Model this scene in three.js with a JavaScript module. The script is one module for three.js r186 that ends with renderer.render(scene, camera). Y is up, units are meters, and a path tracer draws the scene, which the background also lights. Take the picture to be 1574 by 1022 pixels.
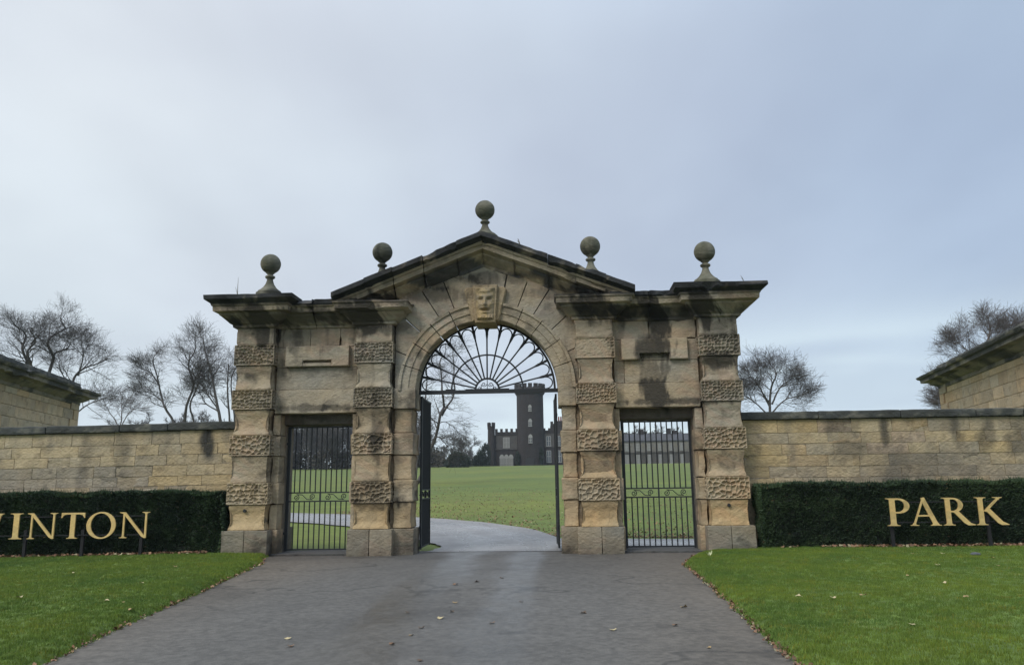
import * as THREE from 'three';
import { mergeGeometries } from 'three/addons/utils/BufferGeometryUtils.js';

// ------------------------------------------------------------------ camera, sky, sun, exposure
const R = THREE.MathUtils.degToRad;
const scene = new THREE.Scene();
const camera = new THREE.PerspectiveCamera(46.13, 1024 / 664, 0.1, 1500);
camera.position.set(1.635, 1.6, 18.667);
{
  const p = R(11), w = R(3);
  camera.lookAt(1.635 - Math.sin(w) * Math.cos(p), 1.6 + Math.sin(p), 18.667 - Math.cos(w) * Math.cos(p));
  camera.rotateZ(-R(0.76));
}
scene.add(camera);

const renderer = new THREE.WebGLRenderer({ antialias: true });
renderer.setSize(1024, 664);
renderer.toneMapping = THREE.LinearToneMapping;
renderer.toneMappingExposure = 1.2;
renderer.shadowMap.enabled = true;

function skyTexture() {                                     // an overcast sky: paler to the left, blue-grey to the right, a bright gap low on the right
  const W = 1024, H = 512, d = new Float32Array(W * H * 4);
  for (let j = 0; j < H; j++) {
    const el = ((j + 0.5) / H - 0.5) * Math.PI;
    for (let i = 0; i < W; i++) {
      const az = ((i + 0.5) / W - 0.5) * Math.PI * 2;
      const dx = Math.cos(el) * Math.cos(az), dz = Math.cos(el) * Math.sin(az), dy = Math.sin(el);
      const right = Math.atan2(dx, -dz);                    // 0 ahead, positive to the right
      const s = Math.sin(Math.max(-1, Math.min(1, right / 0.75)) * Math.PI / 2) * (Math.abs(right) > 0.75 ? Math.cos((Math.abs(right) - 0.75) / (Math.PI - 0.75) * Math.PI / 2) : 1);
      const up = Math.max(0, dy);
      const k = 0.5 + 0.5 * s;                             // 0 left .. 1 right
      const kk = k + 0.10 - 0.35 * Math.max(0, up - 0.35);
      let c = [0.575 - 0.20 * kk, 0.63 - 0.165 * kk, 0.685 - 0.09 * kk];
      const px = dx / (up + 0.25), pz = dz / (up + 0.25);
      const n = fbm(px * 1.3 + 3.1, pz * 1.3 + 7.7, 5, 11), n2 = fbm(px * 3.2 + 1.1, pz * 0.9 + 2.7, 5, 12), n3 = fbm(px * 0.7 + 4.4, pz * 0.6 + 1.9, 3, 13);
      const m = 1 + 0.42 * (n - 0.5) + 0.16 * (n2 - 0.5) + 0.14 * (n3 - 0.5);
      c = c.map((v, q) => v * (m + (q === 2 ? -0.10 * (n - 0.5) : q === 0 ? 0.10 * (n3 - 0.5) : 0)));
      const low = Math.exp(-Math.pow(Math.max(0, dy - 0.09) / 0.075, 2));          // towards the horizon
      const band = smooth(0.35, 0.62, fbm(right * 3 + 5, dy * 34, 4, 21));
      const gap = low * (0.45 + 0.75 * Math.exp(-Math.pow((right - 0.38) / 0.42, 2)));
      const g = Math.min(1, gap * (0.35 + 0.85 * band));
      c[0] += (0.68 - c[0]) * g; c[1] += (0.80 - c[1]) * g; c[2] += (0.84 - c[2]) * g;
      const zen = 1 + 1.7 * smooth(0.5, 0.98, dy);        // an overcast sky is brightest overhead
      const o = (j * W + i) * 4;
      const below = dy < 0 ? 0.35 : 1;
      for (let q = 0; q < 3; q++) d[o + q] = c[q] * zen * below;
      d[o + 3] = 1;
    }
  }
  const t = new THREE.DataTexture(d, W, H, THREE.RGBAFormat, THREE.FloatType);
  t.mapping = THREE.EquirectangularReflectionMapping; t.magFilter = THREE.LinearFilter; t.needsUpdate = true;
  return t;
}
scene.background = skyTexture();
scene.environment = scene.background;
scene.environmentIntensity = 1;
scene.fog = new THREE.FogExp2(new THREE.Color().setRGB(0.60, 0.68, 0.76), 0.0002);   // thin damp air
const sun = new THREE.DirectionalLight(new THREE.Color(1, 0.96, 0.90), 1.5);
sun.position.set(-36, 52, 46); sun.target.position.set(0, 0, 0);
sun.castShadow = true; sun.shadow.radius = 45; sun.shadow.mapSize.set(2048, 2048);
Object.assign(sun.shadow.camera, { left: -45, right: 45, top: 45, bottom: -45, near: 1, far: 200 });
scene.add(sun, sun.target);

// ------------------------------------------------------------------ noise and random numbers
function rng(seed) { let a = seed >>> 0; return () => { a = (a + 0x6d2b79f5) >>> 0; let t = Math.imul(a ^ (a >>> 15), 1 | a); t = (t + Math.imul(t ^ (t >>> 7), 61 | t)) ^ t; return ((t ^ (t >>> 14)) >>> 0) / 4294967296; }; }
function hash2(i, j, s) { let h = Math.imul(i, 374761393) ^ Math.imul(j, 668265263) ^ Math.imul(s, 1442695041); h = Math.imul(h ^ (h >>> 13), 1274126177); h ^= h >>> 16; return (h >>> 0) / 4294967296; }
function vnoise(x, y, s) {
  const i = Math.floor(x), j = Math.floor(y); let u = x - i, v = y - j;
  u = u * u * (3 - 2 * u); v = v * v * (3 - 2 * v);
  const a = hash2(i, j, s), b = hash2(i + 1, j, s), c = hash2(i, j + 1, s), d = hash2(i + 1, j + 1, s);
  return a + (b - a) * u + (c - a) * v + (a - b - c + d) * u * v;
}
function fbm(x, y, o, s) { let t = 0, a = 0.5, n = 0; for (let k = 0; k < o; k++) { t += a * vnoise(x, y, s + k * 17); n += a; a *= 0.5; x = x * 2.03 + 1.7; y = y * 2.03 + 9.2; } return t / n; }
function smooth(a, b, x) { const t = Math.max(0, Math.min(1, (x - a) / (b - a))); return t * t * (3 - 2 * t); }
function lerp(a, b, t) { return a + (b - a) * t; }
function mix3(a, b, t) { return [lerp(a[0], b[0], t), lerp(a[1], b[1], t), lerp(a[2], b[2], t)]; }
function worley(x, y, s) {                                   // [F1, F2, cell]
  const i = Math.floor(x), j = Math.floor(y); let f1 = 9, f2 = 9, id = 0;
  for (let a = -1; a <= 1; a++) for (let b = -1; b <= 1; b++) {
    const px = i + a + 0.15 + 0.7 * hash2(i + a, j + b, s), py = j + b + 0.15 + 0.7 * hash2(i + a, j + b, s + 5);
    const d = Math.hypot(x - px, y - py);
    if (d < f1) { f2 = f1; f1 = d; id = hash2(i + a, j + b, s + 9); } else if (d < f2) f2 = d;
  }
  return [f1, f2, id];
}

// ------------------------------------------------------------------ names, tags
const used = new Map();
function numbered(n) { const k = used.get(n) || 0; used.set(n, k + 1); return k ? `${n}_${String(k).padStart(3, '0')}` : n; }
function tag(o, label, category, group, kind) { if (label) o.userData.label = label; if (category) o.userData.category = category; if (group) o.userData.group = group; if (kind) o.userData.kind = kind; return o; }
function thing(name, label, category, group, kind) { const g = new THREE.Group(); g.name = numbered(name); scene.add(g); return tag(g, label, category, group, kind); }
function part(name, geo, mat, parent, label) {
  const m = new THREE.Mesh(geo, mat); m.name = parent === scene ? numbered(name) : name; m.castShadow = m.receiveShadow = true; parent.add(m);
  if (label) m.userData.label = label;
  return m;
}

// ------------------------------------------------------------------ textures
function dataTex(w, h, f, srgb = true) {
  const d = new Uint8Array(w * h * 4), o = [0, 0, 0];
  for (let j = 0; j < h; j++) for (let i = 0; i < w; i++) {
    f(i, j, o); const k = (j * w + i) * 4;
    for (let q = 0; q < 3; q++) d[k + q] = Math.max(0, Math.min(255, o[q] * 255));
    d[k + 3] = 255;
  }
  const t = new THREE.DataTexture(d, w, h); if (srgb) t.colorSpace = THREE.SRGBColorSpace;
  t.wrapS = t.wrapT = THREE.RepeatWrapping; t.magFilter = THREE.LinearFilter; t.minFilter = THREE.LinearMipmapLinearFilter; t.generateMipmaps = true; t.needsUpdate = true;
  return t;
}
function tnoise(x, y, p, o, s) {                              // tiling fbm, period p cells
  let t = 0, a = 0.5, n = 0;
  for (let k = 0; k < o; k++) {
    const i = Math.floor(x), j = Math.floor(y); let u = x - i, v = y - j; u = u * u * (3 - 2 * u); v = v * v * (3 - 2 * v);
    const w = (q) => ((q % p) + p) % p, S = s + k * 31;
    const A = hash2(w(i), w(j), S), B = hash2(w(i + 1), w(j), S), C = hash2(w(i), w(j + 1), S), D = hash2(w(i + 1), w(j + 1), S);
    t += a * (A + (B - A) * u + (C - A) * v + (A - B - C + D) * u * v); n += a; a *= 0.55; x *= 2; y *= 2; p *= 2;
  }
  return t / n;
}
function lin2s(v) { return v <= 0.0031308 ? v * 12.92 : 1.055 * Math.pow(v, 1 / 2.4) - 0.055; }
function setRep(t, rx, ry, ox = 0, oy = 0) { t.repeat.set(rx, ry); t.offset.set(ox, oy); return t; }

// stains seen on the gateway: [x, y, half width, half height, strength]
const STAINS = [
  [-5.55, 5.45, 0.16, 0.35, 0.95], [-5.25, 5.75, 0.5, 0.25, 0.6], [-4.2, 5.75, 1.0, 0.2, 0.8], [-2.8, 5.72, 0.32, 0.3, 1.1], [-2.9, 5.9, 0.45, 0.2, 0.9], [-4.3, 5.3, 0.8, 0.35, 0.35],
  [4.05, 5.45, 0.24, 0.4, 1.0], [3.95, 4.75, 0.34, 0.3, 0.95], [3.9, 4.2, 0.26, 0.34, 0.6], [3.9, 3.68, 0.25, 0.34, 1.0], [-2.6, 5.95, 0.30, 0.34, 1.2], [2.95, 5.85, 0.24, 0.3, 1.1], [5.5, 5.85, 0.26, 0.25, 1.1], [-5.3, 5.85, 0.2, 0.3, 1.0], [5.35, 5.62, 0.2, 0.32, 1.1], [5.55, 5.2, 0.25, 0.2, 0.5], [2.62, 5.75, 0.26, 0.3, 1.0],
  [3.5, 5.7, 0.5, 0.14, 0.8], [4.7, 5.72, 0.5, 0.14, 0.6], [0.45, 6.6, 0.25, 0.1, 0.5], [-0.3, 6.6, 0.35, 0.12, 0.6], [-1.6, 6.2, 0.7, 0.14, 0.6], [1.7, 6.2, 0.6, 0.12, 0.5], [-4.1, 3.42, 1.0, 0.08, 0.7], [4.1, 3.42, 1.0, 0.07, 0.8],
  [-2.7, 3.2, 0.2, 0.3, 0.5], [-2.65, 2.6, 0.12, 0.35, 0.7], [-2.7, 1.5, 0.3, 0.2, 0.5], [5.55, 4.42, 0.28, 0.14, 0.9], [-2.75, 1.15, 0.3, 0.12, 0.55], [-1.9, 2.9, 0.25, 0.6, 0.3], [-1.95, 0.6, 0.2, 0.4, 0.35],
  [-5.6, 4.4, 0.4, 0.14, 0.4], [5.6, 2.05, 0.4, 0.16, 0.4], [2.7, 2.3, 0.3, 0.1, 0.6], [-5.2, 2.9, 0.16, 0.5, 0.4],
];
const facade = dataTex(1600, 1000, (i, j, o) => {           // 16 m by 10 m of the gateway's face: grain, bedding, lichen, soot
  const x = i / 100 - 8, y = j / 100 - 1;
  let v = 0.78 + 0.34 * (fbm(x * 1.5, y * 2.4, 5, 40) - 0.5) + 0.26 * (fbm(x * 11, y * 17, 4, 50) - 0.5) + 0.12 * (hash2(i, j, 3) - 0.5);
  const warm = fbm(x * 0.9 + 20, y * 1.6, 4, 60) - 0.5, band = smooth(0.5, 0.8, Math.abs(Math.sin((y * 3 + x * 1.2 + 3.4 * fbm(x * 0.9, y * 0.9, 3, 66)) * 3.1))) * smooth(0.48, 0.62, fbm(x * 0.8 + 7, y * 0.8, 3, 68)), damp = smooth(0.42, 0.0, y + 0.5 * (fbm(x * 3, y * 3, 3, 69) - 0.5));
  const streak = smooth(0.56, 0.8, fbm(x * 4.5, y * 0.5 + 3, 4, 70)) * (0.4 + 0.6 * smooth(2, 6, y));
  const crust = smooth(0.60, 0.78, fbm(x * 2.2 + 9, y * 2.6, 5, 80) + 0.05 * smooth(4.6, 6.3, y));
  const pale = smooth(0.70, 0.80, fbm(x * 6 + 4, y * 6, 4, 90));
  let dirt = 0;
  const wob = fbm(x * 4.5, y * 0.9, 4, 100) - 0.5, wob2 = fbm(x * 15, y * 5, 3, 103) - 0.5;
  for (const [sx, sy, hx, hy, s] of STAINS) {
    const dx = (x - sx + wob2 * 0.12) / hx, dy = (y - sy) / hy; if (Math.abs(dx) > 2.4 || Math.abs(dy) > 2.4) continue;
    dirt = Math.max(dirt, s * smooth(1.75, 0.8, Math.sqrt(dx * dx + dy * dy) + wob * 1.9 + wob2 * 0.9));
  }
  const a = [v * (1 + 0.24 * warm + 0.06 * band), v * (1 - 0.01 * band), v * (1 - 0.34 * warm - 0.02 * band)];
  const d = Math.min(0.95, 0.34 * streak + 0.46 * crust + 0.95 * dirt + 0.35 * damp);
  for (let q = 0; q < 3; q++) { let c = a[q] * (1 + 0.14 * pale); c = lerp(c, [0.07, 0.073, 0.078][q] * (0.6 + v * 0.7), d); o[q] = lin2s(Math.min(1, c)); }
});
facade.wrapS = facade.wrapT = THREE.MirroredRepeatWrapping;
setRep(facade, 1 / 16, 1 / 10, 0.5, 0.1);
const grain = dataTex(1024, 1024, (i, j, o) => {
  const x = i / 1024, y = j / 1024;
  const v = 0.5 + 0.9 * (tnoise(x * 24, y * 34, 24 * 17, 5, 7) - 0.5) * 1.0 + 0.35 * (tnoise(x * 6, y * 8, 48, 3, 8) - 0.5);
  o[0] = o[1] = o[2] = v;
}, false);
const stoneTile = dataTex(1024, 1024, (i, j, o) => {         // 2 m of bare sandstone
  const x = i / 1024, y = j / 1024;
  const big = tnoise(x * 4, y * 6, 12, 5, 17) - 0.5, fine = tnoise(x * 40, y * 56, 280, 4, 18) - 0.5, w = tnoise(x * 3, y * 5, 15, 4, 19) - 0.5;
  const blot = smooth(0.60, 0.74, tnoise(x * 8, y * 8, 8, 5, 20));
  const v = 0.82 + 0.36 * big + 0.26 * fine + 0.1 * (hash2(i, j, 4) - 0.5) - 0.2 * blot;
  o[0] = lin2s(v * (1 + 0.14 * w)); o[1] = lin2s(v); o[2] = lin2s(v * (1 - 0.22 * w));
});
function wrapped(t, s) { const c = t.clone(); c.needsUpdate = true; setRep(c, s, s); return c; }
const std = (o) => new THREE.MeshStandardMaterial(o);
const M = {};
M.gate = std({ map: facade, bumpMap: wrapped(grain, 1 / 1.4), bumpScale: 0.022, roughness: 0.95, vertexColors: true });
M.stone = std({ map: wrapped(stoneTile, 1 / 2), bumpMap: wrapped(grain, 1 / 1.4), bumpScale: 0.022, roughness: 0.95, vertexColors: true });
M.iron = std({ color: new THREE.Color().setRGB(0.011, 0.0135, 0.016), roughness: 0.58, metalness: 0.0, bumpMap: wrapped(grain, 3), bumpScale: 0.001 });
M.gold = std({ map: wrapped(stoneTile, 1 / 3), color: new THREE.Color().setRGB(0.85, 0.60, 0.25), roughness: 0.4, metalness: 0.3, bumpMap: wrapped(grain, 2), bumpScale: 0.002 });
M.bark = std({ color: new THREE.Color().setRGB(0.085, 0.075, 0.07), roughness: 1 });
M.barkRed = std({ color: new THREE.Color().setRGB(0.105, 0.085, 0.076), roughness: 1 });
M.barkGrey = std({ color: new THREE.Color().setRGB(0.10, 0.092, 0.086), roughness: 1 });
M.leaf = std({ vertexColors: true, roughness: 0.8 });

// ------------------------------------------------------------------ geometry helpers
function geoFrom(pos, idx, col, uv) {
  const g = new THREE.BufferGeometry();
  g.setAttribute('position', new THREE.Float32BufferAttribute(pos, 3));
  if (col) g.setAttribute('color', new THREE.Float32BufferAttribute(col, 3));
  g.setAttribute('uv', new THREE.Float32BufferAttribute(uv || new Float32Array(pos.length / 3 * 2), 2));
  g.setIndex(idx); g.computeVertexNormals();
  return g;
}
const UVX = 0.73, UVY = 0.31;
function paint(g, tint, jx = 0, jy = 0) {                    // uv in metres and a colour per vertex
  const p = g.attributes.position, uv = new Float32Array(p.count * 2), col = new Float32Array(p.count * 3);
  for (let i = 0; i < p.count; i++) {
    const x = p.getX(i), y = p.getY(i), z = p.getZ(i);
    uv[i * 2] = x + UVX * z + jx; uv[i * 2 + 1] = y + UVY * z + jy;
    const c = typeof tint === 'function' ? tint(x, y, z) : tint; col.set(c, i * 3);
  }
  g.setAttribute('uv', new THREE.BufferAttribute(uv, 2)); g.setAttribute('color', new THREE.BufferAttribute(col, 3));
  return g;
}
// a stone: a box with rounded arrises whose faces are grids that disp() may wear away; skip lists faces left out ('b' back, 'd' down ...)
function stone({ x0, x1, y0, y1, z0, z1, r = 0.012, nx = 3, ny = 3, nz = 3, disp, tint = [0.3, 0.26, 0.19], jx = 0, jy = 0 }) {
  const c = [(x0 + x1) / 2, (y0 + y1) / 2, (z0 + z1) / 2], h = [(x1 - x0) / 2, (y1 - y0) / 2, (z1 - z0) / 2];
  r = Math.min(r, h[0] * 0.6, h[1] * 0.6, h[2] * 0.6);
  const cuts = (n, H) => { const a = []; for (let i = 0; i <= n; i++) a.push(n < 3 ? -H + 2 * H * i / n : i === 0 ? -H : i === n ? H : -H + r + (2 * H - 2 * r) * (i - 1) / (n - 2)); return a; };
  const cu = [cuts(nx, h[0]), cuts(ny, h[1]), cuts(nz, h[2])];
  const pos = [], idx = [];
  for (let ax = 0; ax < 3; ax++) for (const s of [-1, 1]) {
    const a1 = (ax + 1) % 3, a2 = (ax + 2) % 3, A = cu[a1], B = cu[a2], base = pos.length / 3;
    for (const u of A) for (const v of B) {
      const p = [0, 0, 0]; p[ax] = s * h[ax]; p[a1] = u; p[a2] = v;
      const q = p.map((t, k) => Math.max(-h[k] + r, Math.min(h[k] - r, t))), d = p.map((t, k) => t - q[k]), L = Math.hypot(...d) || 1, n = d.map((t) => t / L);
      let P = q.map((t, k) => t + n[k] * r + c[k]);
      if (disp) { const e = disp(P[0], P[1], P[2], n); P = P.map((t, k) => t + n[k] * e); }
      pos.push(...P);
    }
    const nb = B.length;
    for (let i = 0; i < A.length - 1; i++) for (let j = 0; j < nb - 1; j++) {
      const a = base + i * nb + j, b = a + nb, e = a + 1, f = b + 1;
      if (s > 0) idx.push(a, b, f, a, f, e); else idx.push(a, f, b, a, e, f);
    }
  }
  return paint(geoFrom(pos, idx), tint, jx, jy);
}
function tubeInto(out, pts, rad, sides) {                    // out {pos, idx}: a tube along pts with a radius per point
  let side = new THREE.Vector3(1, 0, 0); const base0 = out.pos.length / 3, n = pts.length, t = new THREE.Vector3(), b = new THREE.Vector3();
  for (let i = 0; i < n; i++) {
    t.subVectors(pts[Math.min(n - 1, i + 1)], pts[Math.max(0, i - 1)]).normalize();
    if (i === 0) { side.set(Math.abs(t.x) > 0.8 ? 0 : 1, 0, Math.abs(t.x) > 0.8 ? 1 : 0); }
    side.addScaledVector(t, -side.dot(t)).normalize(); b.crossVectors(t, side);
    for (let k = 0; k < sides; k++) {
      const a = k / sides * Math.PI * 2, c = Math.cos(a) * rad[i], s = Math.sin(a) * rad[i];
      out.pos.push(pts[i].x + side.x * c + b.x * s, pts[i].y + side.y * c + b.y * s, pts[i].z + side.z * c + b.z * s);
    }
    if (i) for (let k = 0; k < sides; k++) {
      const k2 = (k + 1) % sides, a = base0 + (i - 1) * sides + k, a2 = base0 + (i - 1) * sides + k2, c = base0 + i * sides + k, c2 = base0 + i * sides + k2;
      out.idx.push(a, a2, c2, a, c2, c);
    }
  }
}
const V = (x, y, z) => new THREE.Vector3(x, y, z);
function rod(list, r, sides = 8) { const o = { pos: [], idx: [] }; tubeInto(o, list, list.map(() => r), sides); return geoFrom(o.pos, o.idx); }
function bar(x0, x1, y0, y1, z0, z1) { const g = new THREE.BoxGeometry(x1 - x0, y1 - y0, z1 - z0); g.translate((x0 + x1) / 2, (y0 + y1) / 2, (z0 + z1) / 2); return g; }
function plain(gs) { return mergeGeometries(gs.map((g) => { const q = g.index ? g.toNonIndexed() : g.clone(); for (const k of Object.keys(q.attributes)) if (!['position', 'normal', 'uv'].includes(k)) q.deleteAttribute(k); if (!q.attributes.normal) q.computeVertexNormals(); return q; })); }
// a moulding: profile [(out, y)] from bottom to top swept along a path [(x, z)] in plan with mitred corners, worn a little
function mould(path, prof, { step = 0.1, wear = 0.01, tint, seed = 1, ycut } = {}) {
  const pts = [];                                            // x, z, offset direction
  const seg = path.slice(1).map((p, i) => { const dx = p[0] - path[i][0], dz = p[1] - path[i][1], L = Math.hypot(dx, dz); return { L, d: [dx / L, dz / L], n: [-dz / L, dx / L] }; });
  for (let i = 0; i < seg.length; i++) {
    const n = Math.max(1, Math.round(seg[i].L / step));
    for (let k = 0; k <= n; k++) {
      if (k === 0 && i > 0) continue;
      const f = k / n; let o = seg[i].n;
      if (k === n && i < seg.length - 1) { const a = seg[i].n, b = seg[i + 1].n, q = 1 + a[0] * b[0] + a[1] * b[1]; o = [(a[0] + b[0]) / q, (a[1] + b[1]) / q]; }
      pts.push([lerp(path[i][0], path[i + 1][0], f), lerp(path[i][1], path[i + 1][1], f), o]);
    }
  }
  const pos = [], idx = [];
  const row = (k) => pts.forEach(([x, z, o]) => {
    const [out, y] = prof[k]; const w = wear * 2 * (fbm((x + z) * 4 + k * 3.3, y * 5, 3, seed) - 0.6) - wear * 6 * smooth(0.66, 0.8, fbm((x - z) * 1.7, y * 1.5 + k * 0.6, 3, seed + 9));
    pos.push(x + o[0] * (out + w), y + w * 0.7, z + o[1] * (out + w));
  });
  const N = pts.length; let base = 0;
  for (let k = 0; k < prof.length - 1; k++) {                // each facet its own rows: crisp arrises
    row(k); row(k + 1);
    for (let i = 0; i < N - 1; i++) { const a = base + i, b = a + 1, c = base + N + i, d = c + 1; idx.push(a, b, d, a, d, c); }
    base += 2 * N;
  }
  for (const e of [0, N - 1]) {                              // ends
    const b0 = pos.length / 3; const [x, z, o] = pts[e];
    pos.push(x, prof[0][1], z); for (const [out, y] of prof) pos.push(x + o[0] * out, y, z + o[1] * out); pos.push(x, prof[prof.length - 1][1], z);
    for (let k = 1; k <= prof.length; k++) e ? idx.push(b0, b0 + k + 1, b0 + k) : idx.push(b0, b0 + k, b0 + k + 1);
  }
  return paint(geoFrom(pos, idx), tint);
}
function slab(pts, z0, z1, bevel = 0.012) {                  // a flat stone of any outline in x, y
  const s = new THREE.Shape(pts.map((p) => new THREE.Vector2(p[0], p[1])));
  const g = new THREE.ExtrudeGeometry(s, { depth: z1 - z0 - 2 * bevel, bevelEnabled: true, bevelThickness: bevel, bevelSize: bevel, bevelOffset: -bevel, bevelSegments: 1, steps: 1 });
  g.translate(0, 0, z0 + bevel); return g;
}

// ------------------------------------------------------------------ ground
const HZ = (d) => 0.0345 * (Math.sqrt((d - 9) ** 2 + 16) + (d - 9)) / 2;
function H(x, z) {
  const d = -z; if (d < 0) return 0;
  const c = 214, h = HZ(d), over = (Math.sqrt((d - c) ** 2 + 64) + (d - c)) / 2;
  return h - HZ(0) * Math.max(0, 1 - d / 4) - 0.0345 * over - 0.002 * x * smooth(10, 60, d) * 0 + 0.25 * (fbm(x * 0.03, z * 0.03, 3, 201) - 0.5) * smooth(14, 50, d);
}
const EL = [[-1.3, -5.2], [0.2, -5.15], [0.9, -4.95], [1.86, -4.64], [6.5, -3.9], [9, -3.55], [11.2, -3.15], [15, -3.2], [20, -4.2], [26, -7], [34, -12]];
const ER = [[-1.3, 5.2], [0.2, 5.1], [0.77, 4.67], [2.54, 4.13], [6.13, 4.0], [9, 3.83], [11.2, 3.75], [15, 4.0], [20, 5.2], [26, 8], [34, 13]];
function along(T, z) { if (z <= T[0][0]) return T[0][1]; for (let i = 1; i < T.length; i++) if (z <= T[i][0]) return lerp(T[i - 1][1], T[i][1], (z - T[i - 1][0]) / (T[i][0] - T[i - 1][0])); return T[T.length - 1][1]; }
const edgeL = (z) => along(EL, z) + 0.10 * (fbm(z * 1.6, 2, 4, 210) - 0.5);
const edgeR = (z) => along(ER, z) + 0.10 * (fbm(z * 1.6, 5, 4, 211) - 0.5);
const lawnTex = dataTex(1024, 1024, (i, j, o) => {           // 4 m of mown grass
  const x = i / 1024, y = j / 1024;
  const a = tnoise(x * 8, y * 8, 8, 4, 31) - 0.5, b = tnoise(x * 90, y * 60, 630, 3, 32) - 0.5, c = tnoise(x * 3, y * 3, 3, 4, 33) - 0.5, dry = smooth(0.62, 0.8, tnoise(x * 14, y * 14, 14, 4, 34));
  const v = 1 + 0.55 * a + 0.75 * b;
  o[0] = lin2s(v * (0.095 + 0.03 * c + 0.03 * dry)); o[1] = lin2s(v * (0.148 + 0.03 * c + 0.012 * dry)); o[2] = lin2s(v * (0.018 + 0.012 * dry));
});
const parkTex = dataTex(1400, 1400, (i, j, o) => {           // 60 m of park grass with patches and fallen leaves
  const x = i / 1400, y = j / 1400;
  const a = tnoise(x * 24, y * 60, 24 * 5, 4, 41) - 0.5, b = tnoise(x * 300, y * 300, 300, 3, 42) - 0.5, c = tnoise(x * 5, y * 5, 5, 5, 43) - 0.5;
  const v = 1 + 0.5 * a + 0.6 * b, leaf = hash2(i >> 1, j >> 1, 44) > 0.982 ? 0.6 : 0;
  o[0] = lin2s(lerp(v * (0.094 + 0.08 * c), 0.085, leaf)); o[1] = lin2s(lerp(v * (0.122 + 0.05 * c), 0.07, leaf)); o[2] = lin2s(lerp(v * 0.013, 0.03, leaf));
});
M.lawn = std({ map: wrapped(lawnTex, 1 / 4), roughness: 0.9, bumpMap: wrapped(grain, 1 / 0.9), bumpScale: 0.03 });
M.park = std({ map: wrapped(parkTex, 1 / 60), roughness: 0.95 });
{ // the base ground, under everything, to the horizon
  const g = new THREE.PlaneGeometry(1800, 1800, 1, 1); g.rotateX(-Math.PI / 2); g.translate(0, -0.6, 0);
  tag(part('ground', g, std({ color: new THREE.Color().setRGB(0.06, 0.075, 0.03), roughness: 1 }), scene), 'wide green ground reaching to the horizon', null, null, 'structure');
}
function gridXZ(xs, zs, hf) {
  const pos = [], uv = [], idx = [], n = xs.length;
  for (const z of zs) for (const x of xs) { pos.push(x, hf(x, z), z); uv.push(x, -z); }
  for (let j = 0; j < zs.length - 1; j++) for (let i = 0; i < n - 1; i++) { const a = j * n + i, b = a + 1, c = a + n, d = c + 1; idx.push(a, b, d, a, d, c); }
  return geoFrom(pos, idx, null, uv);
}
{ // park lawn behind the gate, zs from far to near so that faces look up
  const zs = []; for (let z = -1.3; z > -16; z -= 0.5) zs.push(z); for (let z = -16; z > -60; z -= 2) zs.push(z); for (let z = -60; z >= -700; z -= 8) zs.push(z); zs.reverse();
  const xs = []; for (let x = -300; x < -30; x += 15) xs.push(x); for (let x = -30; x <= 30; x += 1) xs.push(x); for (let x = 45; x <= 300; x += 15) xs.push(x);
  tag(part('park_lawn', gridXZ(xs, zs, (x, z) => H(x, z) - 0.035), M.park, scene), 'park lawn rising from the gateway towards the castle', null, null, 'structure');
}
const asphalt = dataTex(1536, 1536, (i, j, o) => {            // 16 m of drive: x -8..8, along 16
  const x = i / 1536, y = j / 1536, X = x * 16 - 8;
  const f = tnoise(x * 260, y * 260, 260, 3, 51) - 0.5, m = tnoise(x * 10, y * 6, 30, 5, 52) - 0.5, big = tnoise(x * 3, y * 2, 6, 4, 53) - 0.5;
  const side = smooth(1.6, 4.2, Math.abs(X + 0.1) + 1.2 * big);
  const patch = smooth(0.60, 0.68, tnoise(x * 5, y * 5, 5, 5, 54)), grit = hash2(i, j, 55) > 0.985 ? 0.05 : 0;
  let v = (0.086 + 0.036 * m + 0.024 * big) * (1 + 0.85 * f) * (1 - 0.22 * patch) + grit;
  const crack = smooth(0.018, 0.004, Math.abs(tnoise(x * 7, y * 7, 7, 5, 58) - 0.5)) * smooth(0.5, 0.6, tnoise(x * 3, y * 3, 3, 3, 59)) * 0.4; v *= 1 - crack;
  o[0] = lin2s(v * (1.08 + 0.09 * side)); o[1] = lin2s(v * (1.0 - 0.03 * side)); o[2] = lin2s(v * (0.88 - 0.14 * side));
});
const wet = dataTex(1024, 1024, (i, j, o) => {
  const x = i / 1024, y = j / 1024, X = x * 16 - 8;
  const track = Math.exp(-Math.pow((X + 0.55) / 0.45, 2)) + Math.exp(-Math.pow((X - 1.0) / 0.4, 2)) + 0.6 * Math.exp(-Math.pow((X - 0.2) / 1.4, 2));
  const n = tnoise(x * 16, y * 5, 80, 5, 56), n2 = tnoise(x * 60, y * 40, 2400, 3, 57);
  const w = smooth(0.25, 0.95, track * 0.75 + (n - 0.5) * 0.7);
  o[0] = o[1] = o[2] = 0.80 - 0.42 * w + 0.18 * (n2 - 0.5);
}, false);
setRep(asphalt, 1 / 16, 1 / 16, 0.5, 0); setRep(wet, 1 / 16, 1 / 16, 0.5, 0);
M.drive = std({ map: asphalt, roughnessMap: wet, roughness: 1, bumpMap: wrapped(grain, 1 / 0.55), bumpScale: 0.006 });
{
  const xs = [], zs = []; for (let x = -16; x <= 16; x += 0.5) xs.push(x); for (let z = -1.3; z <= 36; z += 0.4) zs.push(z);
  tag(part('drive', gridXZ(xs, zs, (x, z) => 0.008 * (fbm(x * 0.8, z * 0.8, 2, 220) - 0.5)), M.drive, scene), 'wet grey asphalt drive leading up to the gateway', null, null, 'structure');
}
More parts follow.
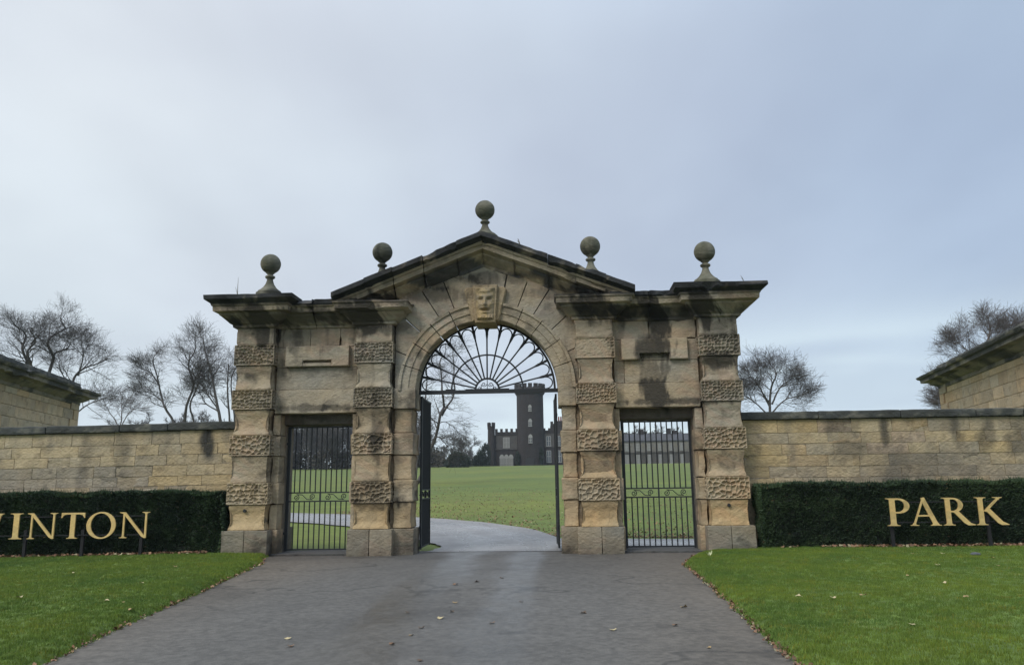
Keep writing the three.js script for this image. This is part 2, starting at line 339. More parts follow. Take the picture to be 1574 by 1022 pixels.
function strip(cl, lift) {                                    // a road strip [x, z, half width] draped on the ground
  const c = new THREE.CatmullRomCurve3(cl.map(([x, z, w]) => V(x, w, z))), n = 90, m = 8, pos = [], uv = [], idx = [];
  for (let i = 0; i <= n; i++) {
    const p = c.getPoint(i / n), t = c.getTangent(i / n), L = Math.hypot(t.x, t.z), nx = -t.z / L, nz = t.x / L;
    for (let k = 0; k <= m; k++) {
      const f = (k / m - 0.5) * 2, e = Math.abs(f) === 1 ? 0.16 * (fbm(i * 0.35, k, 3, 222) - 0.5) : 0, x = p.x + nx * (f * p.y + e), z = p.z + nz * (f * p.y + e);
      pos.push(x, H(x, z) + lift, z); uv.push(f * p.y, i * 0.4);
    }
    if (i) for (let k = 0; k < m; k++) { const a = (i - 1) * (m + 1) + k, b = a + 1, d = a + m + 1, e = d + 1; idx.push(a, b, e, a, e, d); }
  }
  return geoFrom(pos, idx, null, uv);
}
const MAINCL = [[0.12, -0.9, 1.7], [0.15, -2.4, 1.55], [0.0, -3.6, 1.75], [-0.5, -5.6, 2.05], [-1.7, -9, 2.3], [-4.3, -12.6, 2.3], [-8.6, -15.9, 2.1], [-15, -18.8, 2], [-30, -23, 2]];
const BRANCHCL = [[-0.2, -4.6, 1.0], [1.6, -3.3, 1.9], [4, -2.75, 1.75], [10, -2.4, 1.7], [24, -2.0, 1.7]];
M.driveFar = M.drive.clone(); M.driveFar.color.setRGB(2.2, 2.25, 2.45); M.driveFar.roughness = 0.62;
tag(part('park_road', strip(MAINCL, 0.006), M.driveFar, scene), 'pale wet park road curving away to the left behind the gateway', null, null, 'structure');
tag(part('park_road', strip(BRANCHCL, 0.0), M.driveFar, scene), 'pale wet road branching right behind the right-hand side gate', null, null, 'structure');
function lawnH(dist, x, z) { return 0.085 * smooth(-0.02, 0.16, dist) + 0.03 * smooth(0.1, 2.5, dist) + 0.03 * (fbm(x * 1.2, z * 1.2, 3, 230) - 0.5) * smooth(0, 0.3, dist) - (x < -6 ? (x + 6) * -0.012 : 0); }
function frontLawn(side) {
  const zs = []; for (let z = -0.55; z < 15; z += 0.12) zs.push(z); for (let z = 15; z <= 34; z += 0.6) zs.push(z);
  const ds = [0, 0.04, 0.08, 0.12, 0.16, 0.22, 0.35, 0.6, 1, 1.6, 2.4, 3.4, 5, 7, 9, 12, 16, 30], pos = [], uv = [], idx = [], n = ds.length;
  for (const z of zs) for (const d of ds) {
    const e = side < 0 ? edgeL(z) : edgeR(z), x = e + side * d;
    pos.push(x, d === 0 ? -0.02 : lawnH(d, x, z), z); uv.push(x, -z);
  }
  for (let j = 0; j < zs.length - 1; j++) for (let i = 0; i < n - 1; i++) { const a = j * n + i, b = a + 1, c = a + n, d = c + 1; side > 0 ? idx.push(a, c, d, a, d, b) : idx.push(a, d, c, a, b, d); }
  return geoFrom(pos, idx, null, uv);
}
tag(part('front_lawn', frontLawn(-1), M.lawn, scene), 'mown green lawn left of the drive before the gold letters', null, null, 'structure');
tag(part('front_lawn', frontLawn(1), M.lawn, scene), 'mown green lawn right of the drive before the gold letters', null, null, 'structure');

// ------------------------------------------------------------------ the gateway
const XC = -0.05;
const rg = rng(77);
const BUFF = [0.52, 0.39, 0.225], TAN = [0.475, 0.378, 0.25], GREY = [0.37, 0.318, 0.238], DARK = [0.05, 0.052, 0.055], PLINTH = [0.30, 0.255, 0.18];
const scaled = (c, k) => c.map((v) => v * k);
function gateTint(y, k = 0) {                                 // warm buff stone low down, greyer weathered stone higher up
  const t = smooth(0.6, 5.5, y), a = mix3(mix3(BUFF, TAN, rg() * 0.8), mix3(TAN, GREY, 0.5 + rg() * 0.5), Math.min(1, t * 1.15 + k));
  const v = 0.88 + 0.24 * rg(); return a.map((q) => q * v);
}
const gateway = thing('stone_gateway', 'tall weathered sandstone gateway with pediment, central arch and five stone balls', 'gateway');
const vermi = (b, seed, scale = 0.088, soft) => (x, y, z, n) => {      // carved worm-cast pattern, with a plain rim
  const ax = Math.abs(n[0]), az = Math.abs(n[2]);
  const u = az >= ax ? x : z, e = az >= ax ? Math.min(x - b.x0, b.x1 - x) : Math.min(z - b.z0, b.z1 - z), ey = Math.min(y - b.y0, b.y1 - y);
  if (Math.abs(n[1]) > 0.9) return 0.006 * (fbm(x * 9, z * 9, 3, seed) - 0.5);
  const rim = smooth(0.012, 0.035, Math.min(e + 0.012 * (vnoise(u * 20, y * 20, seed) - 0.5), ey));
  const wx = u / scale + 0.9 * fbm(u * 6, y * 6, 2, seed + 1), wy = y / scale * 1.12 + 0.9 * fbm(u * 6 + 5, y * 6, 2, seed + 2);
  const [f1, f2, id] = worley(wx, wy, seed);
  const worn = soft ? smooth(0.42, 0.6, fbm(u * 2.2, y * 2.2, 3, seed + 4) + soft) : 0;
  const pit = smooth(0.10, 0.30, f2 - f1) * (0.55 + 0.45 * id);
  return -rim * (0.062 * pit * (1 - 0.85 * worn) + 0.018 * worn) + 0.012 * (fbm(u * 14, y * 14, 3, seed + 6) - 0.5);
};
const erode = (b, seed, deep) => (x, y, z, n) => {                     // a smooth block worn hollow
  const az = Math.abs(n[2]) >= Math.abs(n[0]), u = az ? x : z, cy = (y - b.y0) / (b.y1 - b.y0);
  if (Math.abs(n[1]) > 0.9) return 0;
  const hollow = smooth(0.02, 0.3, cy) * smooth(0.0, 0.42, 1 - cy);
  return -deep * hollow * (0.35 + 0.9 * fbm(u * 2.2, y * 1.6, 3, seed)) + 0.03 * (fbm(u * 5, y * 9, 4, seed + 3) - 0.5) - 0.012 * smooth(0.6, 0.8, fbm(u * 3, y * 16, 3, seed + 7));
};
const PB = [0, 0.6, 1.2, 1.71, 2.35, 2.85, 3.47, 3.96, 4.56, 5.08, 5.56];
function pier(xa, xb, seed, what) {
  const core = part('pier', paint(bar(xa + 0.12, xb - 0.12, 0, 6.1, -1.62, -0.12), TAN.map((v) => v * 0.6)), M.gate, gateway, what);
  const mid = (xa + xb) / 2 + (hash2(seed, 1, 1) - 0.5) * 0.12;
  for (const [a, b] of [[xa - 0.05, mid - 0.004], [mid + 0.004, xb + 0.05]]) {
    const t = scaled(PLINTH, 0.85 + 0.3 * rg()), q = { x0: a, x1: b, y0: -0.1, y1: 0.6, z0: -0.75, z1: 0.05 };
    part('plinth_stone', stone({ ...q, r: 0.02, nx: 10, ny: 10, nz: 8, disp: (x, y, z, n) => 0.022 * (fbm(x * 5 + z * 4, y * 5, 4, seed) - 0.5), tint: t }), M.gate, core);
  }
  part('plinth_stone', stone({ x0: xa - 0.05, x1: xb + 0.05, y0: -0.1, y1: 0.6, z0: -1.75, z1: -0.756, tint: PLINTH }), M.gate, core);
  for (let i = 1; i < 10; i++) {
    const y0 = PB[i] + 0.004, y1 = PB[i + 1] - 0.004, verm = i % 2 === 0, inset = verm ? 0 : i === 9 ? 0.035 : 0.055;
    const q = { x0: xa + inset, x1: xb - inset, y0, y1, z0: -0.66, z1: -inset * 0.8 };
    const t = i === 1 ? scaled([0.56, 0.40, 0.21], 0.9 + 0.2 * rg()) : gateTint((y0 + y1) / 2, verm ? 0.12 : -0.05);
    if (verm) part('rusticated_block', stone({ ...q, r: 0.016, nx: 66, ny: 34, nz: 40, tint: t, disp: vermi(q, seed * 31 + i, (i < 6 ? 0.104 : 0.082) + 0.02 * hash2(seed, i, 4), hash2(seed, i, 8) > 0.7 ? 0.1 : 0) }), M.gate, core);
    else part('plain_block', stone({ ...q, r: 0.018, nx: 18, ny: 14, nz: 10, tint: t, disp: erode(q, seed * 17 + i, i < 9 ? 0.035 + 0.06 * hash2(seed, i, 6) : 0.004) }), M.gate, core);
    part('rear_block', stone({ x0: q.x0, x1: q.x1, y0, y1, z0: -1.7 + inset, z1: -0.666, tint: t }), M.gate, core);
  }
  return core;
}
const pLO = pier(XC - 6.2, XC - 5.19, 3), pLI = pier(XC - 3.19, XC - 2.22, 5), pRI = pier(XC + 2.22, XC + 3.19, 8), pRO = pier(XC + 5.19, XC + 6.18, 11);
for (const [x, p] of [[XC - 5.75, pLO], [XC + 5.68, pRO]]) {          // the drilled socket in each lowest plain block
  const g = new THREE.CylinderGeometry(0.038, 0.044, 0.05, 14); g.rotateX(Math.PI / 2); g.translate(x, 1.06, -0.055); part('iron_socket', g, M.iron, p);
}
// impost piers under the arch
for (const s of [-1, 1]) {
  const xs = (a, b) => (s < 0 ? [XC - b, XC - a] : [XC + a, XC + b]);
  const [c0, c1] = xs(1.88, 2.3), core = part('impost_pier', paint(bar(c0, c1, 0, 3.9, -0.95, -0.34), TAN.map((v) => v * 0.6)), M.gate, gateway);
  const rows = [-0.1, 0.6, 1.22, 1.74, 2.33, 2.86, 3.44, 3.95];
  for (let i = 0; i < rows.length - 1; i++) {
    const out = i === 0 ? 0.05 : i === 6 ? 0.055 : i % 2 === 0 ? 0.02 : -0.025, [x0, x1] = s < 0 ? [XC - 2.225, -1.795 + out] : [1.795 - out, XC + 2.225];
    const q = { x0, x1, y0: rows[i] + 0.004, y1: rows[i + 1] - 0.004, z0: -1.02, z1: -0.24 + out };
    const t = i === 0 ? scaled(PLINTH, 0.9 + 0.2 * rg()) : gateTint((q.y0 + q.y1) / 2, 0.05);
    part(i === 0 ? 'plinth_stone' : i === 6 ? 'impost_stone' : 'plain_block', stone({ ...q, r: i === 6 ? 0.02 : 0.03, nx: 9, ny: 9, nz: 14, tint: t, disp: erode(q, 90 + i + s * 20, i > 0 && i < 6 ? 0.028 : 0.006) }), M.gate, core);
  }
}
// side panels with their doorways
function sidePanel(s, seed) {
  const xs = (a, b) => (s < 0 ? [XC - b, XC - a] : [XC + a, XC + b]);
  const [k0, k1] = xs(3.1, 5.3), core = part('side_panel', paint(bar(k0, k1, 3.42, 5.6, -1.28, -0.42), TAN.map((v) => v * 0.6)), M.gate, gateway);
  const put = (name, a, b, y0, y1, z0, z1, o = {}) => {
    const [x0, x1] = xs(a, b), q = { x0: x0 + 0.003, x1: x1 - 0.003, y0: y0 + 0.003, y1: y1 - 0.003, z0, z1 };
    const nx = Math.max(4, Math.round((x1 - x0) / 0.09)), ny = Math.max(4, Math.round((y1 - y0) / 0.09));
    return part(name, stone({ ...q, r: o.r || 0.014, nx, ny, nz: 4, tint: o.tint || gateTint((y0 + y1) / 2, 0.12), disp: (x, y, z, n) => 0.016 * (fbm(x * 4, y * 6, 4, seed + o.k || 0) - 0.5) - (o.worn || 0) * smooth(0.55, 0.7, fbm(x * 2.4, y * 2.4, 3, seed + 77)) }), M.gate, core);
  };
  const jr = [-0.1, 0.6, 1.2, 1.71, 2.35, 2.85, 3.36];
  for (let i = 0; i < 6; i++) {
    const w = i % 2 ? 0.03 : 0;
    put('jamb_stone', 3.12, 3.30 - w, jr[i], jr[i + 1], -0.72, -0.30 - w, { worn: 0.03 }); put('jamb_stone', 5.03 + w, 5.25, jr[i], jr[i + 1], -0.72, -0.30 - w, { worn: 0.03 });
  }
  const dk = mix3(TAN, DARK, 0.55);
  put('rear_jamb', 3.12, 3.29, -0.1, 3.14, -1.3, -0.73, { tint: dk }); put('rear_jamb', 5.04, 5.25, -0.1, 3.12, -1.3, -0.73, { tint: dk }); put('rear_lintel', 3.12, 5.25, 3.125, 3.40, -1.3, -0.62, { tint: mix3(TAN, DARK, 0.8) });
  put('lintel', 3.17, 5.21, 3.375, 3.97, -1.3, -0.27, { r: 0.02, k: 2 });
  const j1 = s < 0 ? 3.17 : 3.42;
  if (s > 0) put('panel_stone', 3.17, j1, 3.97, 4.52, -1.3, -0.3, { k: 3 });
  put('panel_stone', j1, 5.21, 3.97, 4.52, -1.3, -0.3, { k: 4 });
  put('panel_stone', 3.17, 3.5, 4.52, 5.04, -1.3, -0.3, { k: 5 }); put('panel_stone', 4.9, 5.21, 4.52, 5.04, -1.3, -0.3, { k: 6 }); put('panel_stone', 3.5, 4.9, 4.52, 5.04, -1.3, -0.31, { k: 6 });
  const js = s < 0 ? [3.17, 3.62, 4.38, 5.21] : [3.17, 4.06, 5.21];
  for (let i = 0; i < js.length - 1; i++) put('panel_stone', js[i], js[i + 1], 5.04, 5.58, -1.3, -0.3, { k: 7 + i, worn: 0.04 });
  const m = s * 4.16 + XC, hw = 0.8, nw = 0.36, y0 = 4.53, y1 = 5.04;      // the raised tablet with a notch cut from its lower edge
  const g = slab([[m - hw, y0], [m - nw, y0], [m - nw, y0 + 0.15], [m + nw, y0 + 0.15], [m + nw, y0], [m + hw, y0], [m + hw, y1], [m - hw, y1]], -0.33, -0.17, 0.014);
  const tt = gateTint(4.8, 0); part('raised_tablet', paint(g, tt), M.gate, core);
  if (s < 0) part('tablet_infill', paint(slab([[m - nw + 0.004, y0 + 0.004], [m + nw - 0.004, y0 + 0.004], [m + nw - 0.004, y0 + 0.085], [m - nw + 0.004, y0 + 0.085]], -0.33, -0.178, 0.01), tt), M.gate, core);
  return core;
}
const panL = sidePanel(-1, 300), panR = sidePanel(1, 340);
for (const s of [-1, 1]) {                                              // stone thresholds
  const [x0, x1] = s < 0 ? [XC - 5.2, XC - 3.2] : [XC + 3.2, XC + 5.2];
  part('threshold', stone({ x0, x1, y0: -0.1, y1: 0.045, z0: -1.25, z1: -0.15, nx: 12, nz: 6, disp: (x, y, z) => 0.012 * (fbm(x * 3, z * 3, 3, 9) - 0.5), tint: [0.13, 0.125, 0.115] }), M.gate, s < 0 ? panL : panR);
}
// arch: voussoirs of the archivolt
const AXC = 0.0, AY = 3.88, AR = 1.735;
const arch = part('arch', paint((() => { const g = new THREE.TorusGeometry(1.98, 0.14, 8, 40, Math.PI); g.translate(AXC, AY, -0.56); return g; })(), TAN.map((v) => v * 0.6)), M.gate, gateway);
function ringStone(a0, a1, prof, seed, tint) {
  const n = 10, pos = [], idx = [];
  let base = 0; const P = prof.length;
  const pt = (k, i) => { const a = lerp(a0, a1, i / n), [r, z] = prof[k], w = 0.014 * (fbm(a * 6 + k, r * 8, 3, seed) - 0.5) - 0.03 * smooth(0.62, 0.75, fbm(a * 3, r * 4, 3, seed + 4)) * (z > -0.4 ? 1 : 0); pos.push(AXC - Math.cos(a) * (r + w * 0.4), AY + Math.sin(a) * (r + w * 0.4), z + w); };
  for (let k = 0; k < P; k++) { const k2 = (k + 1) % P; for (let i = 0; i <= n; i++) { pt(k, i); pt(k2, i); } for (let i = 0; i < n; i++) { const a = base + i * 2; idx.push(a, a + 1, a + 3, a, a + 3, a + 2); } base += 2 * (n + 1); }
  for (const i of [0, n]) { const b0 = pos.length / 3; for (let k = 0; k < P; k++) pt(k, i); for (let k = 1; k < P - 1; k++) i ? idx.push(b0, b0 + k, b0 + k + 1) : idx.push(b0, b0 + k + 1, b0 + k); }
  return paint(geoFrom(pos, idx), tint);
}
const ARCHP = [[AR, -0.86], [AR, -0.25], [AR + 0.02, -0.225], [AR + 0.18, -0.225], [AR + 0.19, -0.195], [AR + 0.36, -0.195], [AR + 0.37, -0.155], [AR + 0.44, -0.15], [AR + 0.455, -0.23], [AR + 0.44, -0.86]];
{
  const cutsL = [0.0, 0.30, 0.58, 0.87, 1.13, 1.38];
  for (const s of [0, 1]) for (let i = 0; i < cutsL.length - 1; i++) {
    let a0 = cutsL[i] + 0.005, a1 = cutsL[i + 1] - 0.005; if (s) [a0, a1] = [Math.PI - a1, Math.PI - a0];
    part('voussoir', ringStone(a0, a1, ARCHP, 400 + i + s * 9, mix3(gateTint(4 + i * 0.4, -0.1), TAN, 0.4)), M.gate, arch);
  }
}
// spandrel stones: radial joints out to the piers and the underside of the pediment
const SLOPE = 0.392, APEX = 7.72;
const underside = (x) => APEX - SLOPE * Math.abs(x - XC) - 0.70;
{
  const R0 = AR + 0.43, HW = 2.26, edge = (a) => {
    const c = Math.cos(a), s = Math.sin(a); let r = Math.abs(c) > 1e-4 ? HW / Math.abs(c) : 99;
    for (let t = R0; t < 4; t += 0.005) { if (AY + s * t > underside(AXC - c * t)) { r = Math.min(r, t); break; } }
    return Math.max(r, R0 + 0.02);
  };
  const A = [0.03, 0.42, 0.73, 1.0, 1.2, 1.385];
  for (const s of [0, 1]) for (let i = 0; i < A.length - 1; i++) {
    const pts = [], b0 = A[i], b1 = A[i + 1], n = 12, f = (a) => (s ? Math.PI - a : a);
    for (let k = 0; k <= n; k++) { const a = f(lerp(b0 + 0.0045, b1 - 0.0045, k / n)); pts.push([AXC - Math.cos(a) * R0, AY + Math.sin(a) * R0]); }
    for (let k = n; k >= 0; k--) { const a = f(lerp(b0 + 0.0045, b1 - 0.0045, k / n)), e = edge(a); pts.push([AXC - Math.cos(a) * e, AY + Math.sin(a) * e]); }
    part('spandrel_stone', paint(slab(pts, -0.86, -0.26 + 0.012 * rg(), 0.006), gateTint(5.6, 0.1)), M.gate, arch);
  }
  const top = []; for (const x of [-0.5, 0.5]) top.push([XC + x, 6.44]); top.push([XC + 0.6, underside(XC + 0.6) + 0.1], [XC, underside(XC) + 0.1], [XC - 0.6, underside(XC + 0.6) + 0.1]);
  part('spandrel_stone', paint(slab(top, -0.86, -0.27, 0.006), gateTint(5.6, 0.2)), M.gate, arch);
}
{ // keystone and the mask carved on it
  const kt = mix3(BUFF, TAN, 0.5), kx = 0.0, kb = plain([slab([[kx - 0.25, 5.5], [kx + 0.25, 5.5], [kx + 0.31, 6.46], [kx - 0.31, 6.46]], -0.88, -0.02, 0.02), slab([[kx - 0.33, 5.56], [kx + 0.33, 5.56], [kx + 0.53, 6.36], [kx + 0.46, 6.43], [kx - 0.46, 6.43], [kx - 0.53, 6.36]], -0.8, -0.12, 0.03)]);
  const key = part('keystone', paint(kb, kt.map((v) => v * 0.8)), M.gate, gateway, 'keystone with a carved face over the arch');
  const nx = 44, ny = 74, pos = [], idx = []; const bump = (u, v, a, b, sx, sy) => Math.exp(-(((u - a) / sx) ** 2) - (((v - b) / sy) ** 2));
  for (let j = 0; j <= ny; j++) for (let i = 0; i <= nx; i++) {
    const u = i / nx * 2 - 1, v = j / ny, w = 0.205 + 0.035 * v;
    let z = 0.10 * Math.sqrt(Math.max(0, 1 - u * u * 0.9)) * smooth(0, 0.06, v) * smooth(0, 0.05, 1 - v);
    z += 0.085 * bump(u, v, 0, 0.52, 0.18, 0.14) + 0.06 * bump(u, v, 0, 0.44, 0.28, 0.06);                     // nose
    z += 0.045 * (bump(u, v, -0.42, 0.70, 0.34, 0.05) + bump(u, v, 0.42, 0.70, 0.34, 0.05));                    // brows
    z -= 0.06 * (bump(u, v, -0.42, 0.61, 0.2, 0.035) + bump(u, v, 0.42, 0.61, 0.2, 0.035)); z += 0.025 * (bump(u, v, -0.42, 0.605, 0.1, 0.022) + bump(u, v, 0.42, 0.605, 0.1, 0.022));
    z += 0.04 * (bump(u, v, -0.55, 0.45, 0.25, 0.09) + bump(u, v, 0.55, 0.45, 0.25, 0.09));                     // cheeks
    z -= 0.09 * bump(u, v, 0, 0.29, 0.46, 0.035); z += 0.04 * bump(u, v, 0, 0.355, 0.4, 0.022) + 0.05 * bump(u, v, 0, 0.22, 0.36, 0.03);   // open mouth
    z += 0.03 * Math.abs(Math.sin(u * 9)) * smooth(0.2, 0.05, v) + 0.05 * (bump(u, v, -0.75, 0.93, 0.22, 0.05) + bump(u, v, 0.75, 0.93, 0.22, 0.05)) + 0.03 * bump(u, v, 0, 0.85, 0.6, 0.05);
    pos.push(u * w, 5.56 + v * 0.84, -0.045 + Math.max(0, z) + 0.01 * (fbm(u * 4, v * 9, 3, 5) - 0.5));
    if (i < nx && j < ny) { const a = j * (nx + 1) + i; idx.push(a, a + 1, a + nx + 2, a, a + nx + 2, a + nx + 1); }
  }
  part('carved_mask', paint(geoFrom(pos, idx), (x, y, z) => mix3([0.44, 0.335, 0.185], [0.33, 0.265, 0.175], smooth(0.4, 0.62, fbm(x * 8, y * 8, 4, 66)))), M.gate, key, 'lichen-yellow face carved in stone');
}
// cornices
const sooty = (yd) => (x, y, z) => {                                    // black crust on the weathered top members, paler corona below
  const n = fbm(x * 2.1 + z, y * 2.5, 4, 610), m = fbm(x * 7 + z * 3, y * 8, 3, 611);
  const k = smooth(yd - 0.05, yd + 0.05, y + 0.10 * (m - 0.5)), lichen = smooth(0.62, 0.75, m) * 0.35;
  return mix3(mix3(mix3(GREY, TAN, 0.6), mix3(GREY, DARK, 0.8), smooth(0.50, 0.62, n)), mix3(scaled(DARK, 0.8), GREY, lichen), k);
};
const ENT = [[0.0, 5.50], [0.05, 5.52], [0.06, 5.585], [0.10, 5.60], [0.16, 5.66], [0.27, 5.76], [0.30, 5.78], [0.31, 5.83], [0.42, 5.86], [0.43, 5.985], [0.455, 5.99], [0.47, 6.05]];
const CAP = [[0.44, 6.052], [0.50, 6.07], [0.585, 6.12], [0.60, 6.14], [0.605, 6.235], [0.10, 6.30]];
function cornice(path, parent, seed, noCap, low) {
  part('cornice', mould(path, ENT, { tint: sooty(6.0), seed, wear: 0.013, step: 0.08 }), M.gate, parent);
  if (!noCap) part('coping', mould(path, low ? CAP.map(([o, y]) => [o > 0.3 ? o - 0.1 : o, y - 0.085]) : CAP, { tint: sooty(5.9), seed: seed + 1, wear: 0.022, step: 0.06 }), M.gate, parent);
}
const flat = (x0, x1, z0, z1, y0, y1, parent) => part('roof_slab', stone({ x0, x1, y0, y1, z0, z1, nx: 8, nz: 8, r: 0.03, disp: (x, y, z) => 0.03 * (fbm(x * 2, z * 2, 3, 7) - 0.5), tint: DARK.map((v) => v * 1.3) }), M.gate, parent);
cornice([[XC - 6.2, -1.7], [XC - 6.2, 0], [XC - 5.19, 0], [XC - 5.19, -0.3]], pLO, 620); flat(XC - 6.15, XC - 5.2, -1.68, -0.05, 6.0, 6.33, pLO);
cornice([[XC + 5.19, -0.3], [XC + 5.19, 0], [XC + 6.18, 0], [XC + 6.18, -1.7]], pRO, 630); flat(XC + 5.2, XC + 6.13, -1.68, -0.05, 6.0, 6.33, pRO);
for (const [s, p, sd] of [[-1, panL, 640], [1, panR, 650]]) {
  const [a, b] = s < 0 ? [XC - 5.19, XC - 3.1] : [XC + 3.1, XC + 5.19];
  cornice([[a, -0.3], [lerp(a, b, 0.46), -0.3]], p, sd, false, true); cornice([[lerp(a, b, 0.463), -0.315], [b, -0.315]], p, sd + 4, false, true);
  flat(a, b, -1.3, -0.34, 5.58, 6.17, p);
}
cornice([[XC - 3.19, -0.3], [XC - 3.19, 0], [XC - 2.22, 0], [XC - 2.22, -0.3]], pLI, 660, true);
cornice([[XC + 2.22, -0.3], [XC + 2.22, 0], [XC + 3.19, 0], [XC + 3.19, -0.3]], pRI, 664, true);
{ // pediment: raking cornice cut into stones
  const ped = part('pediment', paint(slab([[XC - 3.6, 5.95], [XC + 3.6, 5.95], [XC + 3.6, APEX - SLOPE * 3.6 - 0.1], [XC, APEX - 0.12], [XC - 3.6, APEX - SLOPE * 3.6 - 0.1]], -1.6, -0.36, 0.01), mix3(GREY, DARK, 0.5)), M.gate, gateway, 'low pediment with soot-black raking cornices');
  const PR = [[-0.06, -0.78], [0.0, -0.745], [0.05, -0.73], [0.06, -0.66], [0.14, -0.59], [0.25, -0.50], [0.28, -0.48], [0.29, -0.43], [0.47, -0.38], [0.48, -0.265], [0.51, -0.26], [0.53, -0.20]];
  const TOP = [[0.50, -0.198], [0.60, -0.14], [0.70, -0.115], [0.71, 0.0], [0.0, 0.05], [-1.25, 0.05]];
  const rake = (xa, xb, prof, seed, tint, drop) => {
    const n = Math.max(4, Math.round(Math.abs(xb - xa) / 0.08)), pos = [], idx = []; let base = 0;
    const pt = (k, i) => {
      const x = lerp(xa, xb, i / n), [out, h] = prof[k], w = 0.018 * (fbm(x * 4 + k * 3, h * 5, 3, seed) - 0.55) - 0.06 * smooth(0.64, 0.78, fbm(x * 1.6, h * 2 + k * 0.5, 3, seed + 3));
      pos.push(XC + x, Math.max(APEX - SLOPE * Math.abs(x) + h + w * 0.6 + drop, h < -0.2 ? 5.99 : 0), -0.3 + out + (out > 0 ? w : 0));
    };
    for (let k = 0; k < prof.length - 1; k++) { for (let i = 0; i <= n; i++) { pt(k, i); pt(k + 1, i); } for (let i = 0; i < n; i++) { const a = base + i * 2; idx.push(a, a + 3, a + 1, a, a + 2, a + 3); } base += 2 * (n + 1); }
    for (const i of [0, n]) { const b0 = pos.length / 3; for (let k = 0; k < prof.length; k++) pt(k, i); for (let k = 1; k < prof.length - 1; k++) i ? idx.push(b0, b0 + k, b0 + k + 1) : idx.push(b0, b0 + k + 1, b0 + k); }
    return paint(geoFrom(pos, idx), tint);
  };
  const lowT = (x, y, z) => {
    const n = fbm(x * 1.6, y * 3, 4, 640) + 0.04, m = fbm(x * 6, y * 8, 3, 641), h = y - (APEX - SLOPE * Math.abs(x - XC));
    const fil = smooth(-0.42, -0.38, h);
    return mix3(mix3(mix3(TAN, DARK, 0.12), mix3(GREY, DARK, 0.85), smooth(0.48, 0.62, n + 0.05 * (Math.abs(x) > 1.4))), mix3(GREY, TAN, m), fil * 0.75);
  };
  const topT = (x, y, z) => { const m = fbm(x * 5, y * 7, 4, 645); return mix3(DARK.map((v) => v * 0.9), mix3(GREY, DARK, 0.3), smooth(0.6, 0.78, m)); };
  const J = [0, 0.78, 1.62, 2.3, 3.02, 3.70], Jl = [0, 0.62, 1.45, 2.2, 2.9, 3.70];
  for (const s of [-1, 1]) {
    const Q = s < 0 ? Jl : J;
    for (let i = 0; i < 5; i++) {
      const gp = s < 0 && i > 0 && i < 3 ? 0.009 : 0.002, a = Q[i] + (i ? (s < 0 && i > 1 && i < 4 ? 0.009 : 0.002) : 0), b = Q[i + 1] - gp, d = (hash2(i, s + 5, 3) - 0.6) * 0.028;
      const [xa, xb] = s < 0 ? [-b, -a] : [a, b];
      part('sima_stone', rake(xa, xb, TOP, 680 + i + s * 7, topT, i ? d : 0), M.gate, ped);
      part('cornice_stone', rake(xa, xb, PR, 700 + i + s * 7, lowT, 0), M.gate, ped);
    }
  }
}
// the five stone balls
function finial(x, base, cy, r, kind) {
  const ball = new THREE.SphereGeometry(r, 36, 24), p = ball.attributes.position;
  for (let i = 0; i < p.count; i++) { const v = V(p.getX(i), p.getY(i), p.getZ(i)), f = 1 + 0.02 * (fbm(v.x * 9 + v.z * 5, v.y * 9, 3, 720 + Math.round(x * 3)) - 0.5); p.setXYZ(i, v.x * f, v.y * f, v.z * f); }
  ball.computeVertexNormals(); ball.translate(x, cy, -0.85);
  const mossy = (px, y, z) => { const n = fbm(px * 6, y * 6 + z * 3, 4, 731); return mix3([0.125, 0.125, 0.085], [0.20, 0.19, 0.14], smooth(0.35, 0.7, n)); };
  const hgt = cy - r * 0.9 - base, prof = [[0.34, 0], [0.34, 0.34], [0.31, 0.36], [0.285, 0.41], [0.24, 0.44], [0.17, 0.52], [0.115, 0.62], [0.085, 0.72], [0.075, 0.79], [0.115, 0.82], [0.13, 0.855], [0.115, 0.89], [0.07, 0.91], [0.07, 0.94], [0.11, 0.98], [0.12, 1.02], [0.0, 1.03]];
  const ped = new THREE.LatheGeometry(prof.map(([a, b]) => new THREE.Vector2(a * (r / 0.26), b * hgt)), 28); ped.translate(x, base, -0.85);
  const f = part('finial', paint(ped, mossy), M.gate, gateway, kind);
  part('stone_ball', paint(ball, mossy), M.gate, f);
  return f;
}
finial(XC - 5.7, 6.30, 7.39, 0.262); finial(XC - 2.72, 6.55, 7.62, 0.262); finial(XC - 0.01, 7.72, 8.70, 0.258); finial(XC + 2.72, 6.55, 7.62, 0.262); finial(XC + 5.64, 6.30, 7.39, 0.268);

